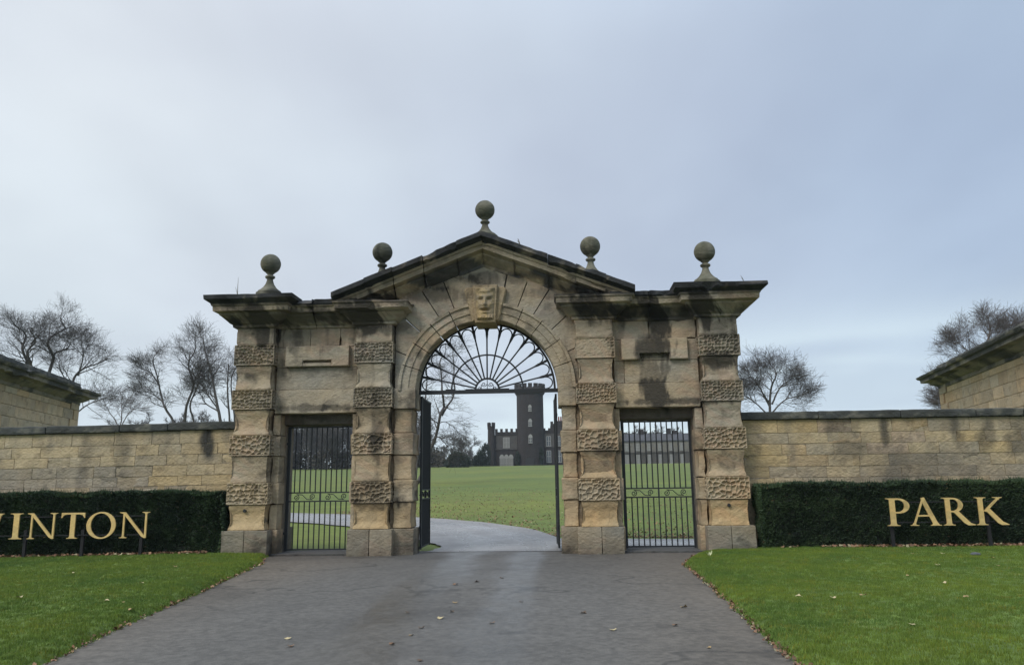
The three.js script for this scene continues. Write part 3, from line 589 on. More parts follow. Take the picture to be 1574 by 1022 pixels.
// ------------------------------------------------------------------ iron fanlight and gates
function ironRods(list, r, sides = 8) { return plain(list.map((l) => rod(l, r, sides))); }
function arcPts(cx, cy, r, a0, a1, z, n = 16) { const p = []; for (let i = 0; i <= n; i++) { const a = lerp(a0, a1, i / n); p.push(V(cx + Math.cos(a) * r, cy + Math.sin(a) * r, z)); } return p; }
function scrollPts(cx, cy, r0, turns, dir, a0, z, n = 26) { const p = []; for (let i = 0; i <= n; i++) { const f = i / n, r = r0 * (1 - 0.86 * f), a = a0 + dir * f * turns * Math.PI * 2; p.push(V(cx + Math.cos(a) * r, cy + Math.sin(a) * r, z)); } return p; }
{
  const fan = thing('iron_fanlight', 'black wrought-iron sunburst fanlight filling the head of the central arch', 'fanlight');
  const z = -0.72, cx = -0.02, cy = 3.91;
  part('transom', plain([bar(-1.76, 1.76, cy - 0.075, cy + 0.02, z - 0.035, z + 0.035), bar(cx - 0.55, cx + 0.55, cy + 0.02, cy + 0.045, z - 0.02, z + 0.02), bar(cx - 1.05, cx - 0.8, cy + 0.02, cy + 0.05, z - 0.02, z + 0.02)]), M.iron, fan);
  part('rim', rod(arcPts(cx, cy, 1.69, 0, Math.PI, z, 60), 0.027), M.iron, fan);
  part('middle_ring', rod(arcPts(cx, cy, 0.9, 0, Math.PI, z, 40), 0.021), M.iron, fan);
  const hub = part('hub_ring', rod(arcPts(cx, cy, 0.30, 0, Math.PI, z, 24), 0.026), M.iron, fan);
  const sc = [];
  for (const s of [-1, 1]) { sc.push(scrollPts(cx + s * 0.085, cy + 0.155, 0.065, 1.4, s, s > 0 ? Math.PI : 0, z), scrollPts(cx + s * 0.2, cy + 0.06, 0.05, 1.3, -s, s > 0 ? 0 : Math.PI, z), [V(cx + s * 0.15, cy, z), V(cx + s * 0.152, cy + 0.15, z)]); }
  sc.push([V(cx, cy, z), V(cx, cy + 0.29, z)]);
  part('hub_scroll', ironRods(sc, 0.009, 6), M.iron, hub);
  for (let k = 1; k <= 13; k++) {
    const a = Math.PI * k / 14, c = Math.cos(a), s = Math.sin(a), at = (r) => V(cx + c * r, cy + s * r, z);
    const sp = part('spoke', rod([at(0.3), at(1.71)], 0.0195), M.iron, fan);
    const o = { pos: [], idx: [] }; tubeInto(o, [at(1.28), at(1.37), at(1.44), at(1.53), at(1.64), at(1.70)], [0.012, 0.028, 0.036, 0.026, 0.036, 0.02], 8);
    part('leaf_bud', geoFrom(o.pos, o.idx), M.iron, sp);
  }
  for (let k = 0; k < 14; k++) {                                        // rounded petal heads between the spokes
    const a = Math.PI * (k + 0.5) / 14, u = V(Math.cos(a), Math.sin(a), 0), t = V(-Math.sin(a), Math.cos(a), 0), P = [];
    const q = (r, w) => P.push(V(cx, cy, z).addScaledVector(u, r).addScaledVector(t, w));
    q(1.23, -0.138); q(1.37, -0.147);
    for (let i = 0; i <= 12; i++) { const b = -Math.PI / 2 + Math.PI * i / 12; q(1.48 + Math.cos(b) * 0.165, Math.sin(b) * 0.147); }
    q(1.37, 0.147); q(1.23, 0.138);
    part('petal', rod(P, 0.017, 6), M.iron, fan);
  }
}
// a gate leaf: x from 0 (hinge stile) to w, base at y 0
function gateLeaf(g, w, h, n, b0, b1, fr) {
  part('frame', plain([bar(0, fr * 1.5, 0, h, -fr / 2, fr / 2), bar(w - fr, w, 0, h, -fr / 2, fr / 2), bar(fr * 1.5, w - fr, h - 0.035, h, -0.016, 0.016), bar(fr * 1.5, w - fr, 0.02, 0.055, -0.016, 0.016)]), M.iron, g);
  part('rail', bar(fr * 1.5, w - fr, b0 - 0.016, b0 + 0.016, -0.018, 0.018), M.iron, g); part('rail', bar(fr * 1.5, w - fr, b1 - 0.016, b1 + 0.016, -0.018, 0.018), M.iron, g);
  const x0 = fr * 1.5, x1 = w - fr, d = (x1 - x0) / (n + 1), cg = new THREE.CylinderGeometry(0.0155, 0.0155, 1, 8);
  for (let i = 1; i <= n; i++) {
    const x = x0 + d * i;
    for (const [ya, yb] of [[0.05, b0 - 0.014], [b1 + 0.014, h - 0.03]]) { const m = part('bar', cg, M.iron, g); m.scale.y = yb - ya; m.position.set(x, (ya + yb) / 2, 0); }
  }
  const m = (b0 + b1) / 2, r = (b1 - b0) * 0.36, bw = (x1 - x0) / 2;
  part('scroll_post', bar((x0 + x1) / 2 - 0.018, (x0 + x1) / 2 + 0.018, b0, b1, -0.018, 0.018), M.iron, g);
  for (let k = 0; k < 2; k++) {                                         // two S scrolls in the band
    const xa = x0 + bw * k + bw * 0.24, xb = x0 + bw * k + bw * 0.76, P1 = scrollPts(xa, m - 0.01, r, 1.6, -1, Math.PI * 0.5, 0).reverse(), P2 = scrollPts(xb, m + 0.01, r, 1.6, -1, -Math.PI * 0.5, 0);
    part('scroll', rod([...P1, V(lerp(xa, xb, 0.35), m + r * 0.75, 0), V((xa + xb) / 2, m, 0), V(lerp(xa, xb, 0.65), m - r * 0.75, 0), ...P2], 0.010, 6), M.iron, g);
  }
  for (const y of [h * 0.14, h * 0.86]) part('hinge', bar(-0.05, 0.04, y - 0.03, y + 0.03, -0.03, 0.03), M.iron, g);
}
{
  const g = thing('side_gate', 'narrow black iron gate closed in the left-hand side doorway', 'gate', 'narrow iron gates of the side doorways');
  gateLeaf(g, 1.70, 3.03, 11, 1.19, 1.40, 0.05); g.position.set(XC - 5.015, 0.06, -0.80);
  const c = g.clone(); c.name = numbered('side_gate'); c.userData.label = 'narrow black iron gate closed in the right-hand side doorway'; scene.add(c); c.position.set(XC + 3.315, 0.06, -0.80);
  const l = thing('main_gate', 'tall black iron gate leaf swung open against the left side of the arch', 'gate', 'tall iron gate leaves of the arch');
  gateLeaf(l, 1.56, 3.74, 14, 1.20, 1.42, 0.05); l.position.set(-1.70, 0.07, -0.85); l.rotation.y = R(91);
  const r = l.clone(); r.name = numbered('main_gate'); r.userData.label = 'tall black iron gate leaf seen edge-on at the right side of the arch'; scene.add(r); r.position.set(1.69, 0.07, -0.85); r.rotation.y = R(88.5);
}

// ------------------------------------------------------------------ wing walls with their copings
const STAIN_L = [[-7.05, 2.75, 0.16, 0.34, 1.0], [-9.2, 2.6, 0.2, 0.6, 0.35], [-10.2, 2.3, 0.15, 0.8, 0.3]], STAIN_R = [[8.55, 2.85, 0.35, 0.25, 0.45], [8.7, 2.3, 0.45, 0.3, 0.45], [9.55, 2.75, 0.1, 0.35, 0.7], [11.2, 2.8, 0.14, 0.5, 0.5], [11.9, 2.6, 0.2, 0.3, 0.5], [10.4, 1.9, 1.6, 0.5, 0.3], [12.6, 2.5, 0.3, 0.5, 0.5]];
function wingWall(s, label, stains, seed) {
  const r = rng(seed), x0 = 6.1, x1 = 14.2, zf = -0.6;
  const w = thing('wing_wall', label, 'wall', 'sandstone walls either side of the gateway');
  const dip = (x) => (s < 0 ? -0.010 * (Math.abs(x) - 6.2) : -0.002 * (Math.abs(x) - 6.2));
  part('core', paint(bar(s < 0 ? -x1 : x0, s < 0 ? -x0 : x1, -0.2, 3.0, -1.1, zf - 0.018), [0.36, 0.295, 0.20]), M.stone, w);
  const rows = s < 0 ? [1.16, 1.43, 1.69, 1.93, 2.2, 2.45, 2.72, 3.045] : [1.18, 1.42, 1.67, 1.93, 2.2, 2.47, 2.73, 3.045];
  const GR = [0.31, 0.285, 0.24], YL = [0.56, 0.41, 0.20], BF = [0.57, 0.445, 0.27], PK = [0.47, 0.345, 0.245], BR = [0.43, 0.305, 0.165];
  const stainAt = (x, y) => { let d = 0; for (const [sx, sy, hx, hy, k] of stains) { const a = (x - sx) / hx, b = (y - sy) / hy; d = Math.max(d, k * smooth(1.6, 0.5, Math.sqrt(a * a + b * b) + 1.5 * (fbm(x * 4, y * 2.5, 4, seed) - 0.5))); } return d; };
  for (let j = 0; j < rows.length - 1; j++) {
    let x = x0 + 0.02;
    while (x < x1 - 0.05) {
      const top = j === rows.length - 2, len = Math.min(x1 - x, (top ? 0.65 : 0.5) + 0.5 * r() + (r() > 0.85 ? 0.25 : 0)), b = s < 0 ? [-x - len, -x] : [x, x + len], xm = (b[0] + b[1]) / 2, ym = (rows[j] + rows[j + 1]) / 2;
      let t = BF; const k = r();
      if (s < 0) { if (xm < -8.2 && ym < 2.25 && k < 0.8) t = mix3(GR, BF, 0.25 * r()); else if (ym < 2.1 && k < 0.7) t = mix3(YL, BF, r() * 0.6); else t = k < 0.5 ? mix3(BF, GR, 0.3 + 0.3 * r()) : BF; }
      else { if (xm > 9.2 && ym < 2.3 && k < 0.7) t = mix3(GR, BF, 0.2 + 0.3 * r()); else t = k < 0.2 ? PK : k < 0.36 ? YL : k < 0.45 ? BR : k < 0.65 ? mix3(BF, GR, 0.5) : BF; }
      const v = 0.92 + 0.16 * r(), out = (r() - 0.5) * 0.010, deep = r() < (s > 0 ? 0.32 : 0.12) ? 0.04 * r() + 0.015 : 0.006, sd = Math.floor(r() * 900);
      const q = { x0: b[0] + 0.0022, x1: b[1] - 0.0022, y0: rows[j] + 0.0022 + dip(xm), y1: rows[j + 1] - 0.0022 + dip(xm), z0: zf - 0.2, z1: zf + out };
      part('stone', stone({ ...q, r: 0.008, nx: Math.max(5, Math.round(len / 0.06)), ny: 6, nz: 2, jx: r() * 2, jy: r() * 2,
        disp: (px, py, pz, n) => (n[2] > 0.3 ? -deep * smooth(0.4, 0.75, fbm(px * 2.2, py * 9, 4, sd)) + 0.014 * (fbm(px * 6, py * 9, 3, sd + 2) - 0.5) : 0.008 * (fbm(px * 9, py * 9, 2, sd) - 0.5)),
        tint: (px, py) => { const m = 0.9 + 0.3 * (fbm(px * 1.3, py * 2, 3, seed + 4) - 0.5), run = 0.5 * smooth(0.54, 0.74, fbm(px * 2.6, py * 0.6, 4, seed + 6)) + 0.35 * smooth(0.52, 0.68, fbm(px * 3.4, py * 4.2, 4, seed + 7)); return mix3(mix3(mix3(t, BF, 0.35).map((c) => c * v * m), [0.15, 0.14, 0.12], run * 0.55), [0.03, 0.031, 0.03], Math.min(0.95, 1.15 * stainAt(px, py))); } }), M.stone, w);
      x += len;
    }
  }
  let x = x0;
  while (x < x1) {
    const len = 1.1 + 0.9 * r(), b = s < 0 ? [-x - len, -x] : [x, x + len], d = dip((b[0] + b[1]) / 2), sd = Math.floor(r() * 900);
    part('coping_stone', stone({ x0: b[0] + 0.003, x1: b[1] - 0.003, y0: 3.05 + d, y1: 3.235 + d + 0.01 * r(), z0: -1.22, z1: zf + 0.09, r: 0.03, nx: 18, ny: 5, nz: 7, jx: r(), jy: r(),
      disp: (px, py, pz) => 0.03 * (fbm(px * 3, py * 4 + pz * 4, 4, sd) - 0.5), tint: (px, py, pz) => mix3([0.062, 0.065, 0.06], [0.15, 0.145, 0.12], smooth(0.55, 0.72, fbm(px * 5, py * 6 + pz * 5, 4, seed + 6))) }), M.stone, w);
    x += len;
  }
}
wingWall(-1, 'coursed sandstone wall with dark coping left of the gateway', STAIN_L, 811);
wingWall(1, 'coursed sandstone wall with dark coping right of the gateway', STAIN_R, 823);

// ------------------------------------------------------------------ lodges
function lodge(s, cx, cz, turn, label, seed, warm) {
  const g = thing('lodge', label, 'lodge'), r = rng(seed); g.position.set(cx, 0, cz); g.rotation.y = turn;
  const span = (a, b) => (s < 0 ? [-b, -a] : [a, b]);                   // distance from the far corner along the front
  const [a0, a1] = span(0.06, 11), wt = 5.33;
  part('wall', paint(bar(a0, a1, 0, wt, -6, -0.05), [0.2, 0.17, 0.12]), M.stone, g);
  const rows = [0, 1.6, 2.9, 3.3, 3.72, 4.14, 4.54, 4.95, wt];
  for (let j = 2; j < rows.length - 1; j++) {
    let d = 0, k = 0;
    while (d < 10.9) {
      const len = d === 0 ? (j % 2 ? 0.95 : 0.55) : 0.6 + 0.7 * r(), q = d === 0, b = span(d, Math.min(11, d + len));
      const t = mix3(mix3([0.60, 0.44, 0.27], [0.50, 0.41, 0.29], r()), mix3([0.58, 0.39, 0.21], [0.40, 0.35, 0.27], r()), warm ? r() * 0.7 : 0.2 + 0.4 * r()).map((v, i, a) => v * (0.85 + 0.3 * hash2(Math.round(d * 100), j, seed)));
      part(q ? 'quoin' : 'stone', stone({ x0: b[0] + 0.004, x1: b[1] - 0.004, y0: rows[j] + 0.004, y1: rows[j + 1] - 0.004, z0: q ? -0.6 : -0.2, z1: q ? 0.05 : 0.0, r: 0.015, nx: 6, ny: 4, nz: 3, jx: r() * 2, jy: r() * 2, disp: (x, y, z) => 0.012 * (fbm(x * 4, y * 5, 3, seed + k) - 0.5), tint: t }), M.stone, g);
      d += len; k++;
    }
  }
  const path = s < 0 ? [[-11, 0], [0, 0], [0, -6]] : [[0, -6], [0, 0], [11, 0]];
  const dark = (x, y, z) => mix3([0.27, 0.24, 0.19], [0.075, 0.074, 0.07], smooth(0.45, 0.66, fbm(x * 1.4 + z, y * 4, 4, seed + 5) + (y > 5.6 ? 0.15 : 0)));
  part('cornice', mould(path, [[0.0, 5.16], [0.05, 5.18], [0.06, 5.30], [0.14, 5.33], [0.30, 5.42], [0.32, 5.47], [0.56, 5.50], [0.57, 5.62], [0.66, 5.66], [0.70, 5.74], [0.1, 5.82]], { tint: dark, seed, step: 0.16, wear: 0.012 }), M.stone, g);
  let d = 0;
  while (d < 10.9) {
    const len = 1.0 + 0.7 * r(), b = span(d, Math.min(11, d + len));
    part('parapet_stone', stone({ x0: b[0] + 0.004, x1: b[1] - 0.004, y0: 5.66, y1: 6.13 + 0.02 * r(), z0: -0.5, z1: 0.04, r: 0.04, nx: 10, ny: 5, nz: 4, jx: r(), jy: r(), disp: (x, y, z) => 0.025 * (fbm(x * 3, y * 4 + z, 3, seed + 8) - 0.5), tint: (x, y, z) => mix3([0.07, 0.072, 0.066], [0.16, 0.155, 0.13], smooth(0.5, 0.7, fbm(x * 3, y * 5, 4, seed + 9))) }), M.stone, g);
    d += len;
  }
  const [p0, p1] = span(0.2, 11), c = (p0 + p1) / 2;
  part('roof', paint(bar(p0, p1, 5.4, 5.75, -6, -0.5), [0.08, 0.08, 0.085]), M.stone, g);
}
lodge(-1, -18.92, -14, Math.atan2(0.970, -0.242), 'sandstone lodge with dark cornice behind the left wall', 851, false);
lodge(1, 17.42, -14, Math.atan2(-0.98, -0.19), 'warm buff sandstone lodge with dark cornice behind the right wall', 863, true);

// ------------------------------------------------------------------ hedges and litter
function leafCard(pos, col, idx, p, dir, side, len, wid, c) {
  const b = pos.length / 3, m = p.clone().addScaledVector(dir, len * 0.45);
  pos.push(p.x, p.y, p.z, m.x + side.x * wid, m.y + side.y * wid, m.z + side.z * wid, p.x + dir.x * len, p.y + dir.y * len, p.z + dir.z * len, m.x - side.x * wid, m.y - side.y * wid, m.z - side.z * wid);
  for (let i = 0; i < 4; i++) col.push(...c); idx.push(b, b + 1, b + 2, b, b + 2, b + 3);
}
function hedge(s, label, seed) {
  const r = rng(seed), xa = 6.33, xb = 13.6, zf = 0.02, zb = -0.55, top = 1.53;
  const h = thing('hedge', label, 'hedge'), X = (d) => (s < 0 ? -d : d);
  const lump = (x, y) => 0.14 * (fbm(x * 0.9, y * 1.2, 4, seed) - 0.5) + 0.12 * (fbm(x * 3.6, y * 3.6, 3, seed + 5) - 0.5);
  const [c0, c1] = s < 0 ? [-xb, -xa - 0.05] : [xa + 0.05, xb];
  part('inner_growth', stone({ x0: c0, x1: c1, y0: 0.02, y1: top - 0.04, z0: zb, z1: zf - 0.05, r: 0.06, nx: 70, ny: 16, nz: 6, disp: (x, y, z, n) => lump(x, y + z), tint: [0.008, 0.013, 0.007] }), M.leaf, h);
  const pos = [], col = [], idx = [], P = V(0, 0, 0), D = V(0, 0, 0), S = V(0, 0, 0);
  const sprig = (x, y, z, nx, ny, nz) => {
    const k = r(), tone = fbm(x * 1.6, y * 1.8 + z, 3, seed + 9), c = mix3([0.014, 0.030, 0.016], [0.05, 0.085, 0.032], Math.min(1, k * k * 0.8 + Math.max(0, tone - 0.40) * 2.4)), cc = r() < 0.012 + 0.05 * smooth(0.62, 0.75, fbm(x * 0.9, y * 1.2, 3, seed + 19)) ? [0.11, 0.075, 0.035] : c;
    for (let q = 0; q < 2; q++) {
      D.set(nx + (r() - 0.5) * 1.6, ny + (r() - 0.35) * 1.5, nz + (r() - 0.5) * 1.6).normalize(); S.set(r() - 0.5, r() - 0.5, r() - 0.5).cross(D).normalize();
      leafCard(pos, col, idx, P.set(x - nx * 0.03, y - ny * 0.03, z - nz * 0.03), D, S, 0.05 + 0.07 * r(), 0.009 + 0.008 * r(), cc);
    }
  };
  for (let i = 0; i < 26000; i++) { const x = X(lerp(xa, xb, r())), y = 0.04 + (top - 0.06) * r(); sprig(x, y, zf - 0.04 + lump(x, y), 0, 0.15, 1); }
  for (let i = 0; i < 9000; i++) { const x = X(lerp(xa, xb, r())), z = lerp(zb, zf, r()); sprig(x, top - 0.05 + lump(x, top + z), z, 0, 1, 0); }
  for (let i = 0; i < 420; i++) { const x = X(lerp(xa, xb, r())), z = lerp(zb, zf, r()), c = mix3([0.02, 0.04, 0.018], [0.06, 0.09, 0.035], r()); D.set((r() - 0.5) * 0.8, 1, (r() - 0.5) * 0.8).normalize(); S.set(r() - 0.5, 0, r() - 0.5).cross(D).normalize(); leafCard(pos, col, idx, P.set(x, top - 0.06 + lump(x, top + z), z), D, S, 0.1 + 0.1 * r(), 0.006, c); }
  for (let i = 0; i < 2600; i++) { const y = 0.05 + (top - 0.08) * r(), z = lerp(zb, zf, r()); sprig(X(xa + 0.02 - lump(z, y)), y, z, -s, 0.1, 0); }
  part('foliage', geoFrom(pos, idx, col), M.leaf, h);
}
hedge(-1, 'dark clipped yew hedge left of the gateway', 871);
hedge(1, 'dark clipped yew hedge right of the gateway', 883);

// ------------------------------------------------------------------ gold letters
{
  // Roman capitals drawn stroke by stroke on a unit height
  const poly = (p) => new THREE.Shape(p.map(([x, y]) => new THREE.Vector2(x, y)));
  const foot = (x, w, a, b) => { const p = []; for (let i = 0; i <= 5; i++) { const t = i / 5; p.push([x - w / 2 - a * (1 - t) ** 2, 0.022 + 0.075 * t * t]); } const q = []; for (let i = 5; i >= 0; i--) { const t = i / 5; q.push([x + w / 2 + b * (1 - t) ** 2, 0.022 + 0.075 * t * t]); } return [[x - w / 2 - a, 0], ...p, ...q, [x + w / 2 + b, 0]]; };
  const head = (x, w, a, b) => foot(x, w, a, b).map(([u, v]) => [u, 1 - v]);
  const stem = (x, w, e, y0 = 0, y1 = 1) => [poly([[x - w / 2, y0 + 0.05], [x + w / 2, y0 + 0.05], [x + w / 2, y1 - 0.05], [x - w / 2, y1 - 0.05]]), poly(foot(x, w, e, e)), poly(head(x, w, e, e))];
  const bowl = (x, y0, y1, rx, t) => { const s1 = new THREE.Shape(), c = (y0 + y1) / 2, h = (y1 - y0) / 2; s1.moveTo(x, y0); s1.absellipse(x + rx * 0.35, c, rx * 0.65, h, -Math.PI / 2, Math.PI / 2, false); s1.lineTo(x, y1); s1.lineTo(x, y0); const o = new THREE.Path(), k = 0.055; o.moveTo(x + 0.02, y0 + k); o.absellipse(x + rx * 0.33, c, rx * 0.67 - t, h - k, -Math.PI / 2, Math.PI / 2, false); o.lineTo(x + 0.02, y1 - k); o.lineTo(x + 0.02, y0 + k); s1.holes.push(o); return s1; };
  const T = 0.155, N1 = 0.07, GLYPH = {
    I: () => stem(0.25, T, 0.1),
    N: () => [poly([[0.03, 1], [0.24, 1], [1.06, 0], [1.0, -0.01], [0.88, 0.06], [0.17, 0.93], [0.03, 0.978]]), poly([[0.17, 0.05], [0.235, 0.05], [0.235, 0.9], [0.17, 0.96]]), poly(foot(0.2, N1, 0.1, 0.1)), poly([[0.99, 0], [1.06, 0], [1.06, 0.95], [0.99, 0.95]]), poly(head(1.025, N1, 0.11, 0.1))],
    T: () => [poly([[0.38 - T / 2, 0.05], [0.38 + T / 2, 0.05], [0.38 + T / 2, 0.97], [0.38 - T / 2, 0.97]]), poly(foot(0.38, T, 0.09, 0.09)), poly([[0.0, 1.0], [0.0, 0.80], [0.02, 0.80], [0.07, 0.90], [0.16, 0.935], [0.60, 0.935], [0.69, 0.90], [0.74, 0.80], [0.76, 0.80], [0.76, 1.0]])],
    O: () => { const s1 = new THREE.Shape(), o = new THREE.Path(); s1.absellipse(0.55, 0.5, 0.55, 0.52, 0, Math.PI * 2, false); o.absellipse(0.55, 0.5, 0.385, 0.47, 0, Math.PI * 2, false, 0.16); s1.holes.push(o); return [s1]; },
    P: () => [...stem(0.2, T, 0.1), bowl(0.2, 0.45, 0.995, 0.48, 0.14)],
    R: () => [...stem(0.2, T, 0.1), bowl(0.2, 0.47, 0.995, 0.47, 0.14), poly([[0.34, 0.50], [0.52, 0.50], [0.86, 0.08], [1.0, 0.022], [1.0, 0], [0.78, -0.005], [0.66, 0.08]])],
    A: () => [poly([[0.12, 0.05], [0.185, 0.05], [0.535, 0.98], [0.48, 0.98]]), poly(foot(0.15, N1, 0.1, 0.11)), poly([[0.44, 1.0], [0.55, 1.02], [0.95, 0.05], [0.775, 0.05], [0.46, 0.86]]), poly(foot(0.865, T + 0.02, 0.09, 0.1)), poly([[0.27, 0.33], [0.69, 0.33], [0.67, 0.385], [0.29, 0.385]])],
    K: () => [...stem(0.2, T, 0.1), poly([[0.28, 0.50], [0.36, 0.47], [0.80, 0.95], [0.71, 0.95]]), poly(head(0.755, N1, 0.12, 0.1)), poly([[0.33, 0.53], [0.44, 0.63], [0.84, 0.12], [1.02, 0.022], [1.02, 0], [0.80, -0.005], [0.68, 0.07]])],
    W: () => [poly([[0.08, 0.96], [0.26, 0.96], [0.56, 0.0], [0.46, 0.0]]), poly([[0.46, 0.0], [0.53, 0.0], [0.85, 0.96], [0.78, 0.96]]), poly([[0.66, 0.96], [0.84, 0.96], [1.14, 0.0], [1.04, 0.0]]), poly([[1.04, 0.0], [1.11, 0.0], [1.42, 0.96], [1.355, 0.96]]), poly(head(0.17, T, 0.09, 0.09)), poly(head(0.76, T, 0.09, 0.09)), poly(head(1.39, N1, 0.1, 0.1))],
  };
  const word = (chars, y0, y1, z, posts, label) => {
    const g = thing('letter_sign', label, 'sign');
    for (const [ch, x0, x1] of chars) {
      const t = mergeGeometries(GLYPH[ch]().map((sh, k) => { const q = new THREE.ExtrudeGeometry(sh, { depth: 0.2 + 0.01 * k, bevelEnabled: false, curveSegments: 18 }); return q; }), false);
      t.computeBoundingBox(); const b = t.boundingBox, round = ch === 'O' ? 0.012 : 0, fx = (x1 - x0) / (b.max.x - b.min.x), fy = y1 - y0;
      t.translate(-b.min.x, 0, 0); t.scale(fx, fy, 0.15); t.translate(x0, y0 - 0 * round, z);
      part('letter', t, M.gold, g);
    }
    const xa = Math.min(...chars.map((c) => c[1])) + 0.1, xb = Math.max(...chars.map((c) => c[2])) - 0.1, dk = std({ color: new THREE.Color().setRGB(0.012, 0.012, 0.013), roughness: 0.9 });
    for (const y of [y0 + 0.07, y1 - 0.09]) part('rail', bar(xa, xb, y - 0.012, y + 0.012, z - 0.045, z - 0.02), dk, g);
    for (const x of posts) part('post', bar(x - 0.035, x + 0.035, -0.2, y0 + 0.2, z - 0.1, z - 0.048), dk, g);
  };
  word([['W', -12.25, -11.44], ['I', -11.28, -10.97], ['N', -10.86, -10.12], ['T', -10.03, -9.46], ['O', -9.41, -8.70], ['N', -8.62, -7.89]], 0.485, 1.075, 0.35, [-10.93, -9.53, -8.11], 'gold capital letters WINTON standing on dark posts before the left hedge');
  word([['P', 9.0, 9.51], ['A', 9.50, 10.17], ['R', 10.22, 10.90], ['K', 10.93, 11.62]], 0.58, 1.18, 0.35, [9.12, 11.22], 'gold capital letters PARK standing on dark posts before the right hedge');
}

